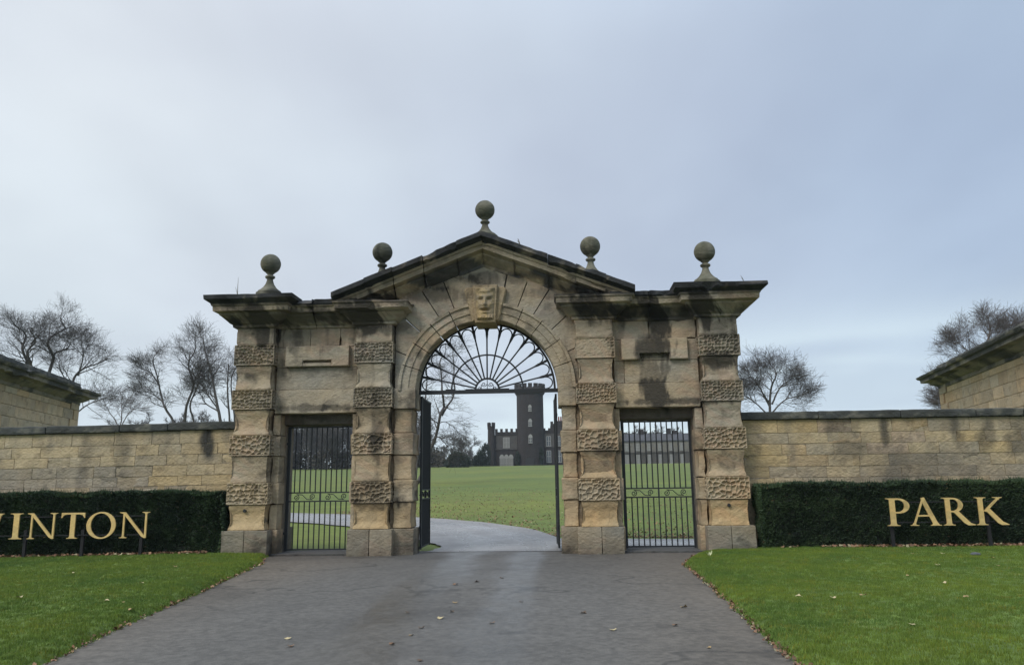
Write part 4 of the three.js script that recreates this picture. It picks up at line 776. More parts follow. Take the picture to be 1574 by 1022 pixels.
// ------------------------------------------------------------------ castle far up the park
{
  const c = thing('castle', 'dark battlemented stone castle with a round tower seen through the arch', 'castle'), Z = -230;
  const ST = [0.042, 0.035, 0.033], LT = [0.095, 0.086, 0.08], CR = [0.21, 0.195, 0.165];
  const mat = std({ map: wrapped(stoneTile, 1 / 5), bumpMap: wrapped(grain, 1 / 4), bumpScale: 0.12, roughness: 1, vertexColors: true });
  const white = std({ color: new THREE.Color().setRGB(0.26, 0.255, 0.24), roughness: 0.7 }), pane = std({ color: new THREE.Color().setRGB(0.10, 0.11, 0.12), roughness: 0.08, metalness: 0.3 }), blind = std({ color: new THREE.Color().setRGB(0.19, 0.185, 0.175), roughness: 0.8 });
  const blotch = (t, k = 0.35) => (x, y, z) => t.map((v) => v * (1 + k * 2 * (fbm(x * 0.35 + z * 0.2, y * 0.3, 4, 900) - 0.5)));
  const win = (x, y0, y1, w, z, parent = c, arched, light) => {
    const f = part('window', plain([bar(x - w / 2, x - w / 2 + 0.16, y0, y1, z - 0.1, z + 0.08), bar(x + w / 2 - 0.16, x + w / 2, y0, y1, z - 0.1, z + 0.08), bar(x - w / 2, x + w / 2, y1 - 0.16, y1, z - 0.1, z + 0.081), bar(x - w / 2 - 0.1, x + w / 2 + 0.1, y0 - 0.14, y0 + 0.06, z - 0.1, z + 0.14), bar(x - 0.09, x + 0.09, y0, y1, z - 0.1, z + 0.07), bar(x - w / 2, x + w / 2, (y0 + y1) / 2 - 0.07, (y0 + y1) / 2 + 0.07, z - 0.1, z + 0.06)]), white, parent);
    part('pane', bar(x - w / 2 + 0.05, x + w / 2 - 0.05, y0 + 0.05, y1 - 0.05, z - 0.05, z + 0.03), light ? blind : pane, f);
    if (arched) { const s = new THREE.Shape(); s.moveTo(x - w / 2 - 0.12, y1); s.quadraticCurveTo(x - w / 2, y1 + w * 0.75, x, y1 + w * 0.85); s.quadraticCurveTo(x + w / 2, y1 + w * 0.75, x + w / 2 + 0.12, y1); s.lineTo(x - w / 2 - 0.12, y1); const g = new THREE.ExtrudeGeometry(s, { depth: 0.2, bevelEnabled: false }); g.translate(0, 0, z - 0.08); part('window_head', g, white, f); }
  };
  const battlement = (x0, x1, y0, y1, z0, z1, tint, parent, n) => {      // a parapet with its merlons, one part
    const gs = [bar(x0, x1, y0, y0 + (y1 - y0) * 0.5, z0, z1)], d = (x1 - x0) / (2 * n - 1);
    for (let i = 0; i < n; i++) gs.push(bar(x0 + d * 2 * i, x0 + d * (2 * i + 1), y0 + (y1 - y0) * 0.5, y1, z0, z1));
    part('battlement', paint(plain(gs), blotch(tint)), mat, parent);
  };
  { // round tower
    const x = -6.0, R1 = 4.3, R2 = 4.95, shaft = new THREE.LatheGeometry([[R1 + 0.25, 4], [R1 + 0.1, 9], [R1, 14], [R1 - 0.05, 29.3], [R1 + 0.1, 29.5], [R2 - 0.1, 30.2], [R2, 30.4], [R2, 31.6], [R2 - 0.6, 31.6], [R2 - 0.6, 30.6], [0, 30.6]].map(([a, b]) => new THREE.Vector2(a, b)), 40);
    shaft.translate(x, 0, Z - 1);
    const t = part('tower', paint(shaft, blotch(ST, 0.3)), mat, c);
    const ms = []; for (let i = 0; i < 16; i++) { const a = (i + 0.15) / 16 * Math.PI * 2, g = new THREE.BoxGeometry(1.3, 1.35, 0.62); g.translate(0, 32.25, R2 - 0.32); g.rotateY(a); g.translate(x, 0, Z - 1); ms.push(g); }
    part('battlement', paint(plain(ms), blotch(ST)), mat, t);
    for (const [y0, y1, w] of [[24.1, 25.3, 0.95], [19.4, 20.8, 1.05], [14.2, 15.9, 1.15]]) win(x + 0.1, y0, y1, w, Z - 1 + R1 + 0.06, t, true);
    part('doorway', plain([bar(x - 1.5, x + 1.1, 5, 9.6, Z - 1 + R1 - 0.2, Z - 1 + R1 + 0.35)]), std({ color: new THREE.Color().setRGB(0.015, 0.014, 0.014), roughness: 0.6 }), t);
  }
  { // wing left of the tower
    const w = part('wing', paint(bar(-17.6, -6, 4, 16.9, Z - 9, Z), blotch(ST, 0.3)), mat, c);
    part('wall_facing', paint(bar(-16.9, -10.2, 12.7, 16.8, Z - 0.1, Z + 0.06), blotch(LT)), mat, w);
    part('string_course', paint(bar(-17.2, -9.8, 12.3, 12.65, Z - 0.1, Z + 0.2), LT), mat, w);
    battlement(-17.2, -9.9, 16.9, 18.9, Z - 0.5, Z + 0.25, ST, w, 5);
    win(-13.65, 12.95, 16.2, 2.1, Z + 0.1, w, false, true);
    for (const x of [-15.1, -13.65, -12.2]) win(x, 6.6, 9.7, 1.35, Z + 0.5, w, true, true);
    const tg = new THREE.CylinderGeometry(1.12, 1.25, 14.5, 8); tg.translate(-18.4, 11.8, Z + 0.2); const tt = part('turret', paint(tg, blotch(ST)), mat, c);
    const ms = []; const cap = new THREE.CylinderGeometry(1.25, 1.2, 1.0, 8); cap.translate(-18.4, 19.3, Z + 0.2); ms.push(cap);
    for (let i = 0; i < 6; i++) { const g = new THREE.BoxGeometry(0.62, 1.2, 0.4); g.translate(0, 20.3, 1.05); g.rotateY((i + 0.5) / 6 * Math.PI * 2); g.translate(-18.4, 0, Z + 0.2); ms.push(g); }
    part('battlement', paint(plain(ms), blotch(ST)), mat, tt);
  }
  { // wing right of the tower
    const w = part('wing', paint(bar(-2.2, 21, 4, 17.6, Z - 10, Z - 0.5), blotch(ST, 0.3)), mat, c);
    battlement(-2.0, 0.4, 17.6, 18.9, Z - 1, Z - 0.3, ST, w, 2); battlement(0.4, 21, 19.6, 21.0, Z - 1, Z - 0.2, ST, w, 12);
    part('upper_wall', paint(bar(0.3, 21, 17.5, 19.6, Z - 9, Z - 0.4), blotch(ST)), mat, w);
    part('wall_facing', paint(bar(-1.6, 20.8, 12.9, 17.3, Z - 0.6, Z - 0.44), blotch(LT)), mat, w);
    for (const x of [-0.3, 3.0, 6.4, 9.8, 13.2, 16.6]) { win(x, 13.3, 16.4, 1.5, Z - 0.4, w); win(x, 8.2, 11.9, 1.5, Z - 0.4, w); }
    for (const x of [2.4, 3.1, 3.8]) { const g = new THREE.CylinderGeometry(0.22, 0.28, 1.4, 10); g.translate(x, 22.0, Z - 3); part('chimney_pot', paint(g, [0.3, 0.09, 0.06]), mat, w); }
    part('chimney', paint(bar(1.9, 4.3, 19, 21.3, Z - 3.6, Z - 2.4), blotch(ST)), mat, w);
    
  }
  { // long lower range seen through the right side gate
    const w = part('range', paint(bar(21, 64, 4, 14.3, Z - 11, Z - 2), (x, y, z) => blotch(y > 11 ? CR : mix3(CR, ST, 0.6), 0.25)(x, y, z)), mat, c);
    const lo = part('plinth_wall', paint(bar(21, 64, 4, 10.6, Z - 2.1, Z - 1.9), blotch(mix3(CR, ST, 0.65))), mat, w); void lo;
    part('string_course', paint(bar(21, 64, 10.6, 10.95, Z - 2.1, Z - 1.75), mix3(CR, ST, 0.8)), mat, w);
    const roof = new THREE.Shape([[-2.2, 14.2], [-11.4, 14.2], [-7, 17.4]].map((p) => new THREE.Vector2(p[0], p[1]))), rg2 = new THREE.ExtrudeGeometry(roof, { depth: 43.4, bevelEnabled: false }); rg2.rotateY(-Math.PI / 2); rg2.rotateY(Math.PI); rg2.translate(20.8, 0, Z); 
    part('roof', paint(bar(20.9, 64.2, 14.3, 14.6, Z - 11.2, Z - 1.7), [0.07, 0.07, 0.075]), mat, w);
    const rs = new THREE.BufferGeometry(); const yE = 14.6, yR = 17.0, zE = Z - 1.7, zR = Z - 6.5, zB = Z - 11.2;
    part('slate_roof', paint(geoFrom([20.9, yE, zE, 64.2, yE, zE, 64.2, yR, zR, 20.9, yR, zR, 20.9, yE, zB, 64.2, yE, zB], [0, 1, 2, 0, 2, 3, 3, 2, 5, 3, 5, 4]), [0.075, 0.075, 0.08]), mat, w); void rs;
    for (const x of [24.3, 27.8, 31.4, 34.8, 38.3, 41.6, 45.0, 48.4, 51.8, 55.2]) { win(x, 11.5, 13.7, 1.15, Z - 1.9, w, false, true); win(x, 7.4, 10.2, 1.15, Z - 1.8, w, false, true); }
    for (const [x, h] of [[29.6, 18.3], [38.4, 18.6], [40.2, 17.9], [52, 18.4]]) part('chimney', paint(bar(x - 0.7, x + 0.7, 15, h, Z - 7.4, Z - 6), blotch(ST)), mat, w);
  }
}

// ------------------------------------------------------------------ trees
function grow(O, p, dir, len, rad, lv, r, o) {
  const n = lv <= 1 ? 5 : lv === 2 ? 4 : lv === 3 ? 3 : 2, pts = [p.clone()], rad0 = [rad], d = dir.clone(), q = p.clone();
  for (let i = 1; i <= n; i++) {
    d.x += (r() - 0.5) * 0.3; d.y += (r() - 0.5) * 0.25 + o.lift; d.z += (r() - 0.5) * 0.3; d.normalize();
    q.addScaledVector(d, len / n * (0.85 + 0.3 * r())); pts.push(q.clone()); rad0.push(Math.max(o.min, rad * (1 - 0.9 * i / n)));
  }
  tubeInto(lv <= 1 ? O.limb : lv === 2 ? O.branch : O.twig, pts, rad0, lv <= 1 ? 6 : lv === 2 ? 5 : 3);
  if (lv >= o.levels) return;
  const kids = lv <= 1 ? o.kids[0] : lv === 2 ? o.kids[1] : o.kids[2], t = V(0, 0, 0);
  for (let k = 0; k < kids; k++) {
    const f = 0.15 + 0.85 * (k + r()) / kids, fi = Math.min(n - 1e-3, f * n), i = Math.floor(fi), s = pts[i].clone().lerp(pts[i + 1], fi - i);
    t.subVectors(pts[i + 1], pts[i]).normalize();
    const a = r() * 6.283, spread = 0.4 + 0.7 * r(), side = V(Math.cos(a), 0.3 * Math.sin(a), Math.sin(a)); side.addScaledVector(t, -side.dot(t)).normalize();
    const nd = t.clone().multiplyScalar(Math.cos(spread)).addScaledVector(side, Math.sin(spread));
    grow(O, s, nd, Math.max(o.tip, len * (0.80 - 0.35 * f)) * (0.7 + 0.6 * r()), Math.max(o.min, rad * (0.45 - 0.2 * f)), lv + 1, r, o);
  }
}
function treeGeos(limbs, z, seed, opt) {                     // limbs: [[[x, y] ...], radius at its start, radius at its end]
  const r = rng(seed), O = { limb: { pos: [], idx: [] }, branch: { pos: [], idx: [] }, twig: { pos: [], idx: [] } }, o = { lift: 0.06, tip: 0.85, min: 0.0090, levels: 4, kids: [5, 4, 3], side: 9, sideLen: 3.2, from: 0.3, ...opt }; o.sideLen *= 1.0; o.side = Math.round(o.side * 1.0);
  for (const [pl, ra, rb] of limbs) {
    const zz = (i) => z + (i ? 0.5 * (hash2(seed, i, 3) - 0.5) * i : 0), c = new THREE.CatmullRomCurve3(pl.map(([x, y], i) => V(x, y, zz(i)))), n = 18, pts = [], rad = [];
    for (let i = 0; i <= n; i++) { const p = c.getPoint(i / n); p.x += 0.1 * (fbm(i * 0.6, seed, 3, 5) - 0.5); pts.push(p); rad.push(lerp(ra * 0.48, rb * 0.5, i / n) * (i === 0 ? 1.25 : 1)); }
    tubeInto(O.limb, pts, rad, 9);
    const L = c.getLength(), ns = Math.round(o.side * (o.perM ? L * o.perM : 1)), t = V(0, 0, 0);
    for (let k = 0; k < ns; k++) {
      const f = o.from + (1 - o.from) * (k + r() * 0.9) / ns, fi = Math.min(n - 1e-3, f * n), i = Math.floor(fi), s = pts[i].clone().lerp(pts[i + 1], fi - i); t.subVectors(pts[i + 1], pts[i]).normalize();
      const a = r() * 6.283, sp = f > 0.96 ? 0.25 : 0.55 + 0.6 * r(), side = V(Math.cos(a), 0, Math.sin(a)); side.addScaledVector(t, -side.dot(t)).normalize();
      grow(O, s, t.clone().multiplyScalar(Math.cos(sp)).addScaledVector(side, Math.sin(sp)), o.sideLen * (1.3 - 0.95 * f) * (0.7 + 0.6 * r()), Math.max(o.min, Math.min(0.075, lerp(ra, rb, f) * (0.24 + 0.1 * r()))), 1, r, o);
    }
  }
  return ['limb', 'branch', 'twig'].map((k) => geoFrom(O[k].pos, O[k].idx));
}
function bareTree(label, limbs, z, seed, opt = {}, mat = M.bark) {
  if (opt.squash) limbs = limbs.map(([p, ...q]) => [p.map(([x, y]) => [x, y > 14 ? 14 + (y - 14) * opt.squash : y]), ...q]);
  const t = thing('bare_tree', label, 'tree', opt.group), [a, b, c] = treeGeos(limbs, z, seed, opt);
  part('trunk', a, mat, t); part('branches', b, mat, t).userData.kind = 'stuff'; part('twigs', c, mat, t).userData.kind = 'stuff';
}
bareTree('bare tree with an upright dark trunk, leftmost behind the left lodge', [[[[-60.2, 1.8], [-60.4, 8], [-60.5, 14.0], [-60.9, 16.9], [-61.3, 19.7], [-61.7, 22.1], [-62.1, 23.4]], 0.6, 0.13]], -70, 11, { side: 18, sideLen: 4.4, from: 0.4, squash: 0.74 });
bareTree('bare tree with a twin-topped trunk, second from the left behind the left lodge', [[[[-59.4, 1.8], [-59.6, 8], [-59.6, 14.0], [-60.1, 16.7], [-60.1, 18.9], [-60.0, 20.9], [-60.2, 22.6]], 0.5, 0.1], [[[-60.0, 20.3], [-59.4, 21.1], [-59.0, 21.8]], 0.2, 0.08]], -69, 12, { side: 9, sideLen: 3.4, from: 0.5, squash: 0.74 });
bareTree('bare tree with a tall crooked bough rising above the left lodge', [[[[-57.6, 1.8], [-57.8, 8], [-57.9, 13.6], [-58.2, 15.7], [-58.3, 18.1], [-58.2, 19.9], [-57.7, 21.0], [-57.7, 22.9], [-57.1, 23.6], [-57.0, 24.2]], 0.55, 0.1], [[[-58.2, 17.6], [-57.8, 18.7], [-56.8, 19.6], [-55.9, 20.4]], 0.3, 0.08]], -70.5, 13, { side: 9, sideLen: 3.8, from: 0.45, squash: 0.78 });
bareTree('spreading bare tree leaning right beyond the corner of the left lodge', [[[[-55.9, 1.8], [-55.7, 8], [-55.6, 13.6], [-55.3, 15.1], [-54.5, 16.0], [-53.4, 16.5], [-52.3, 17.1]], 0.42, 0.1], [[[-55.2, 15.0], [-54.6, 17.3], [-54.6, 18.4]], 0.2, 0.07], [[[-55.6, 13.4], [-56.9, 15.1], [-57.4, 16.2]], 0.2, 0.07], [[[-55.6, 10.0], [-53.5, 11.5], [-51.5, 12.2]], 0.22, 0.07]], -71, 14, { side: 9, sideLen: 4.0, from: 0.35 });
bareTree('low many-stemmed bare tree above the wall between the taller groups', [[[[-49.0, 1.8], [-48.9, 8.7], [-48.9, 10.5], [-49.2, 11.6]], 0.22, 0.05], [[[-49.1, 6], [-49.3, 9.0], [-50.4, 10.5], [-50.9, 11.2]], 0.16, 0.05], [[[-48.9, 6], [-48.7, 9.0], [-47.9, 10.5], [-47.4, 10.9]], 0.16, 0.05]], -70, 15, { side: 8, sideLen: 1.8, from: 0.5, kids: [4, 3, 2] }, M.barkRed);
bareTree('bare tree curving left, first of the tall group beside the gateway', [[[[-41.6, 1.8], [-42.0, 6], [-42.4, 9.1], [-43.4, 10.8], [-44.3, 12.2], [-44.7, 14.5], [-45.0, 16.3], [-45.3, 18.0]], 0.4, 0.07], [[[-44.5, 13.4], [-45.6, 14.9], [-46.8, 15.6]], 0.17, 0.06], [[[-43.9, 11.5], [-45.1, 12.4], [-46.6, 13.0]], 0.17, 0.06]], -70, 16, { side: 10, sideLen: 2.4, from: 0.35 });
bareTree('tall straight bare tree, middle of the group beside the gateway', [[[[-41.6, 1.8], [-41.5, 9.1], [-41.2, 11.1], [-41.0, 13.7], [-41.2, 15.9], [-41.2, 18.1], [-41.2, 19.5]], 0.42, 0.07], [[[-40.4, 1.8], [-40.4, 9.1], [-40.8, 11.1], [-40.5, 13.6], [-40.0, 15.1], [-39.9, 17.0]], 0.3, 0.06]], -70.5, 17, { side: 14, sideLen: 3.6, from: 0.45 });
bareTree('forked bare tree leaning left, last of the group beside the gateway', [[[[-36.6, 1.8], [-36.8, 9.0], [-37.3, 11.4], [-38.1, 14.7], [-38.8, 17.1], [-38.9, 18.8]], 0.45, 0.07], [[[-37.2, 10.6], [-38.5, 12.3], [-40.0, 14.6]], 0.2, 0.07], [[[-37.1, 10.3], [-38.8, 11.4], [-39.5, 12.9]], 0.18, 0.06]], -69.5, 18, { side: 11, sideLen: 3.2, from: 0.35 });
bareTree('broken upright tree stem close to the left edge of the gateway', [[[[-35.9, 1.8], [-35.9, 9.0], [-36.2, 13.0], [-36.7, 16.0]], 0.3, 0.12], [[[-35.3, 1.8], [-35.3, 9.0], [-35.8, 13.9], [-35.7, 15.8]], 0.25, 0.1]], -70, 19, { side: 5, sideLen: 1.8, from: 0.45 });
bareTree('large leaning bare tree seen through the left of the arch', [[[[-12.6, 1.2], [-11.6, 2.8], [-11.0, 4.9], [-10.4, 6.5], [-9.7, 8.7], [-9.6, 9.5], [-9.5, 10.7], [-10.0, 12.8], [-10.0, 14.2], [-9.6, 15.0], [-9.5, 16.0]], 0.42, 0.06], [[[-9.75, 8.5], [-9.2, 9.4], [-8.7, 10.2], [-8.5, 11.3], [-8.5, 12.1], [-8.6, 13.4], [-8.4, 14.7], [-8.5, 16.3]], 0.24, 0.05], [[[-12.4, 1.4], [-12.0, 6], [-11.5, 10.0], [-11.4, 12.1], [-11.2, 13.7], [-11.0, 14.7]], 0.24, 0.05], [[[-10.7, 6.0], [-10.1, 6.4], [-9.6, 5.9], [-9.1, 5.4]], 0.15, 0.05], [[[-10.2, 7.2], [-10.6, 8.1], [-11.3, 8.7]], 0.12, 0.04], [[[-10.1, 7.7], [-9.4, 7.9], [-8.8, 7.5], [-8.2, 7.2]], 0.1, 0.035]], -60, 20, { side: 9, sideLen: 2.2, from: 0.3, lift: 0.0, kids: [4, 3, 3] });
bareTree('bushy round-headed bare tree right of the gateway above the wall', [[[[25.7, 1.8], [25.8, 8.2], [25.8, 9.9], [26.2, 11.9], [26.5, 13.4], [26.2, 14.6]], 0.42, 0.07], [[[25.8, 9.6], [24.7, 12.1], [23.9, 13.2]], 0.22, 0.07], [[[26.0, 10.0], [27.3, 12.1], [28.7, 12.8]], 0.22, 0.07], [[[25.9, 9.0], [27.6, 10.5], [29.4, 10.9]], 0.2, 0.07], [[[25.7, 8.6], [24.2, 10.2], [22.8, 11.2]], 0.2, 0.07]], -70, 21, { side: 14, sideLen: 3.0, from: 0.35 });
bareTree('dense reddish bare tree behind the right lodge', [[[[49.8, 1.8], [50.3, 10.1], [49.8, 15.3], [50.7, 17.7], [51.2, 18.6]], 0.5, 0.08], [[[50, 8], [48.6, 12.1], [48.0, 15.2], [46.9, 16.6]], 0.3, 0.07], [[[50.1, 11], [51, 14.7], [52.3, 16.8], [53.2, 17.8]], 0.28, 0.07], [[[50.1, 9], [52.4, 12.7], [55, 15.8]], 0.28, 0.07], [[[49.8, 7], [47, 10], [45.2, 12.2]], 0.25, 0.07], [[[49.8, 6], [47, 8.5], [44.6, 9.6]], 0.22, 0.07]], -70, 22, { side: 15, sideLen: 3.6, from: 0.35, kids: [5, 5, 4] }, M.barkRed);
function leafBlob(lobes, n, size, ca, cb, seed) {
  const r = rng(seed), pos = [], col = [], idx = [], P = V(0, 0, 0), D = V(0, 0, 0), S = V(0, 0, 0);
  for (const [cx, cy, cz, rx, ry, rz] of lobes) for (let i = 0; i < n; i++) {
    const u = r() * 2 - 1, a = r() * 6.283, k = Math.sqrt(1 - u * u), f = 0.55 + 0.45 * Math.sqrt(r()) + 0.12 * (r() - 0.5); D.set(k * Math.cos(a), u, k * Math.sin(a));
    const lump = 0.8 + 0.5 * fbm(D.x * 2 + cx, D.y * 2 + D.z * 2, 3, seed); P.set(cx + D.x * rx * f * lump, cy + D.y * ry * f * lump, cz + D.z * rz * f * lump);
    D.x += (r() - 0.5) * 1.4; D.y += (r() - 0.4) * 1.4; D.z += (r() - 0.5) * 1.4; D.normalize(); S.set(r() - 0.5, r() - 0.5, r() - 0.5).cross(D).normalize();
    leafCard(pos, col, idx, P, D, S, size * (0.7 + 0.7 * r()), size * 0.3, mix3(ca, cb, r()));
  }
  return geoFrom(pos, idx, col);
}
function evergreen(label, lobes, n, size, seed) {
  const t = thing('evergreen_bush', label, 'bush');
  const [x, , z] = lobes[0], c = new THREE.CylinderGeometry(0.12, 0.22, 3, 8); c.translate(x, H(x, z) + 1.2, z);
  part('stem', c, M.bark, t); part('foliage', leafBlob(lobes, n, size, [0.012, 0.02, 0.012], [0.03, 0.045, 0.022], seed), M.leaf, t);
}
evergreen('dark rounded evergreen bush on the lawn edge left of the castle', [[-24.1, 7.4, -190, 2.9, 2.5, 2.2]], 4500, 0.42, 31);
evergreen('dark conical evergreen against the left turret of the castle', [[-21.0, 8.4, -222, 1.6, 3.2, 1.6], [-19.6, 9.6, -223, 1.3, 4.2, 1.3], [-22.3, 7.6, -222, 1.3, 2.4, 1.3]], 2400, 0.42, 32);
evergreen('pale green climber growing up the foot of the castle tower', [[-10.1, 9.2, -227.4, 0.55, 2.2, 0.5], [-2.6, 10.0, -227.6, 0.5, 2.6, 0.5]], 700, 0.35, 33);
bareTree('small bare tree between the leaning tree and the castle', [[[[-22.6, 6.3], [-22.4, 9], [-22.2, 12], [-22.2, 15.5]], 0.3, 0.06], [[[-22.4, 9], [-23.8, 11.5], [-24.4, 13.5]], 0.16, 0.05], [[[-22.4, 9.6], [-20.8, 11.5], [-19.6, 12.8]], 0.16, 0.05]], -192, 23, { side: 8, sideLen: 2.0, from: 0.3, min: 0.018, kids: [4, 3, 2] }, M.barkGrey);
{ // the far wood along the left skyline and behind the range: one mass
  const w = thing('far_wood', 'dark leafless wood along the far edge of the park', 'wood', null, 'stuff'), r = rng(41);
  const kinds = [[[[[0, -1], [0.1, 5], [0.3, 9], [0.1, 13]], 0.3, 0.06], [[[0.1, 4], [1.4, 7], [2.0, 10]], 0.16, 0.05], [[[0.1, 4.5], [-1.4, 7], [-2.2, 10.5]], 0.16, 0.05]], [[[[0, -1], [-0.2, 5], [0.1, 9], [-0.3, 14]], 0.26, 0.06], [[[-0.1, 6], [1.2, 9], [1.4, 12]], 0.14, 0.05]]].map((l, i) => { const [a, b, c] = treeGeos(l, 0, 50 + i, { side: 9, sideLen: 2.8, from: 0.25, min: 0.035, levels: 3, kids: [6, 5, 0] }); return plain([a, b, c]); });
  const spots = [[], []];
  for (let i = 0; i < 150; i++) spots[i % 2].push([-112 + 78 * r(), -175 - 60 * r(), 0.75 + 0.35 * r()]);
  for (let i = 0; i < 12; i++) spots[i % 2].push([-46 + 22 * r(), -240 - 40 * r(), 0.5 + 0.25 * r()]);
  for (let i = 0; i < 50; i++) spots[i % 2].push([18 + 60 * r(), -262 - 30 * r(), 0.8 + 0.25 * r()]);
  const m4 = new THREE.Matrix4(), q = new THREE.Quaternion(), up = V(0, 1, 0);
  kinds.forEach((g, k) => { const im = new THREE.InstancedMesh(g, M.barkGrey, spots[k].length); im.name = 'trees'; im.castShadow = true; spots[k].forEach(([x, z, s], i) => im.setMatrixAt(i, m4.compose(V(x, H(x, z) - 0.3, z), q.setFromAxisAngle(up, r() * 6), V(s, s, s)))); w.add(im); });
  const lobes = []; for (let i = 0; i < 46; i++) { const x = -112 + 80 * r(), z = -180 - 45 * r(); lobes.push([x, H(x, z) + 1.6, z, 3.2 + 2 * r(), 2.2 + 2.2 * r(), 2.5]); }
  for (let i = 0; i < 12; i++) { const x = -44 + 22 * r(), z = -250 - 20 * r(); lobes.push([x, H(x, z) + 1.0, z, 3 + 2 * r(), 1.6 + 1.2 * r(), 2.5]); }
  for (let i = 0; i < 12; i++) { const x = 20 + 50 * r(), z = -258 - 10 * r(); lobes.push([x, 12.5 + 3 * r(), z, 2.4 + 1.5 * r(), 3 + 2 * r(), 2.5]); }
  part('undergrowth', leafBlob(lobes, 900, 0.7, [0.035, 0.034, 0.024], [0.085, 0.072, 0.05], 42), M.leaf, w);
}

// ------------------------------------------------------------------ grass, leaves and small things
function tuftGeo(n, h, seed, spread) {
  const r = rng(seed), pos = [], idx = [];
  for (let i = 0; i < n; i++) {
    const a = r() * 6.283, d = spread * Math.sqrt(r()), x = Math.cos(a) * d, z = Math.sin(a) * d, hh = h * (0.5 + 0.6 * r()), lx = (r() - 0.5) * hh * 1.1, lz = (r() - 0.5) * hh * 1.1, wa = r() * 6.283, w = 0.0035, b = pos.length / 3;
    pos.push(x - Math.cos(wa) * w, -0.01, z - Math.sin(wa) * w, x + Math.cos(wa) * w, -0.01, z + Math.sin(wa) * w, x + lx, hh, z + lz); idx.push(b, b + 1, b + 2);
  }
  return geoFrom(pos, idx);
}
{
  const r = rng(61), m4 = new THREE.Matrix4(), q = new THREE.Quaternion(), up = V(0, 1, 0), col = new THREE.Color(), mat = std({ color: 0xffffff, roughness: 0.75 });
  const geos = [tuftGeo(12, 0.034, 62, 0.05), tuftGeo(12, 0.028, 63, 0.055)];
  const gr = thing('grass', 'short green grass blades covering the front lawns', 'grass', null, 'stuff');
  for (const g of geos) {
    const N = 32000, im = new THREE.InstancedMesh(g, mat, N); im.name = 'blades'; let i = 0;
    while (i < N) {
      const s = r() < 0.5 ? -1 : 1, z = -0.1 + 13.2 * Math.pow(r(), 0.9), d = 9.6 * Math.pow(r(), 1.25), e = s < 0 ? edgeL(z) : edgeR(z), x = e + s * d;
      if (Math.abs(x - 1.6) > (18.67 - z) * 0.80 + 0.4) continue;
      if (d < 0.03 && r() < 0.5) continue;
      const k = 0.8 + 0.5 * r(), t = 0.6 * fbm(x * 0.7, z * 0.7, 4, 64) + 0.4 * fbm(x * 3, z * 3, 3, 65), dry = r() < 0.04 + 0.2 * smooth(0.6, 0.72, fbm(x * 1.5, z * 1.5, 3, 67)) ? 1 : 0;
      m4.compose(V(x, lawnH(d, x, z), z), q.setFromAxisAngle(up, r() * 6.28), V(k, k, k)); im.setMatrixAt(i, m4);
      const v = 0.7 + 0.5 * r(); col.setRGB((0.100 + 0.15 * (t - 0.45) + 0.07 * dry) * v, (0.160 + 0.13 * (t - 0.45) + 0.02 * dry) * v, 0.014 * v); im.setColorAt(i, col); i++;
    }
    gr.add(im);
  }
}
function leafGeo(seed, size) {                                // a lobed, curled autumn leaf
  const r = rng(seed), n = 15, pos = [0, 0.12 * size, 0], idx = [], cu = 0.5 + r();
  for (let i = 0; i < n; i++) { const a = i / n * 6.283, lobe = 0.62 + 0.38 * Math.abs(Math.cos(a * 2.5)), R1 = size * lobe * (0.85 + 0.3 * r()), x = Math.cos(a) * R1, z = Math.sin(a) * R1 * 0.8; pos.push(x, 0.01 * size + cu * 0.5 * (x * x) / size + 0.12 * size * r(), z); }
  for (let i = 0; i < n; i++) idx.push(0, 1 + (i + 1) % n, 1 + i);
  return geoFrom(pos, idx);
}
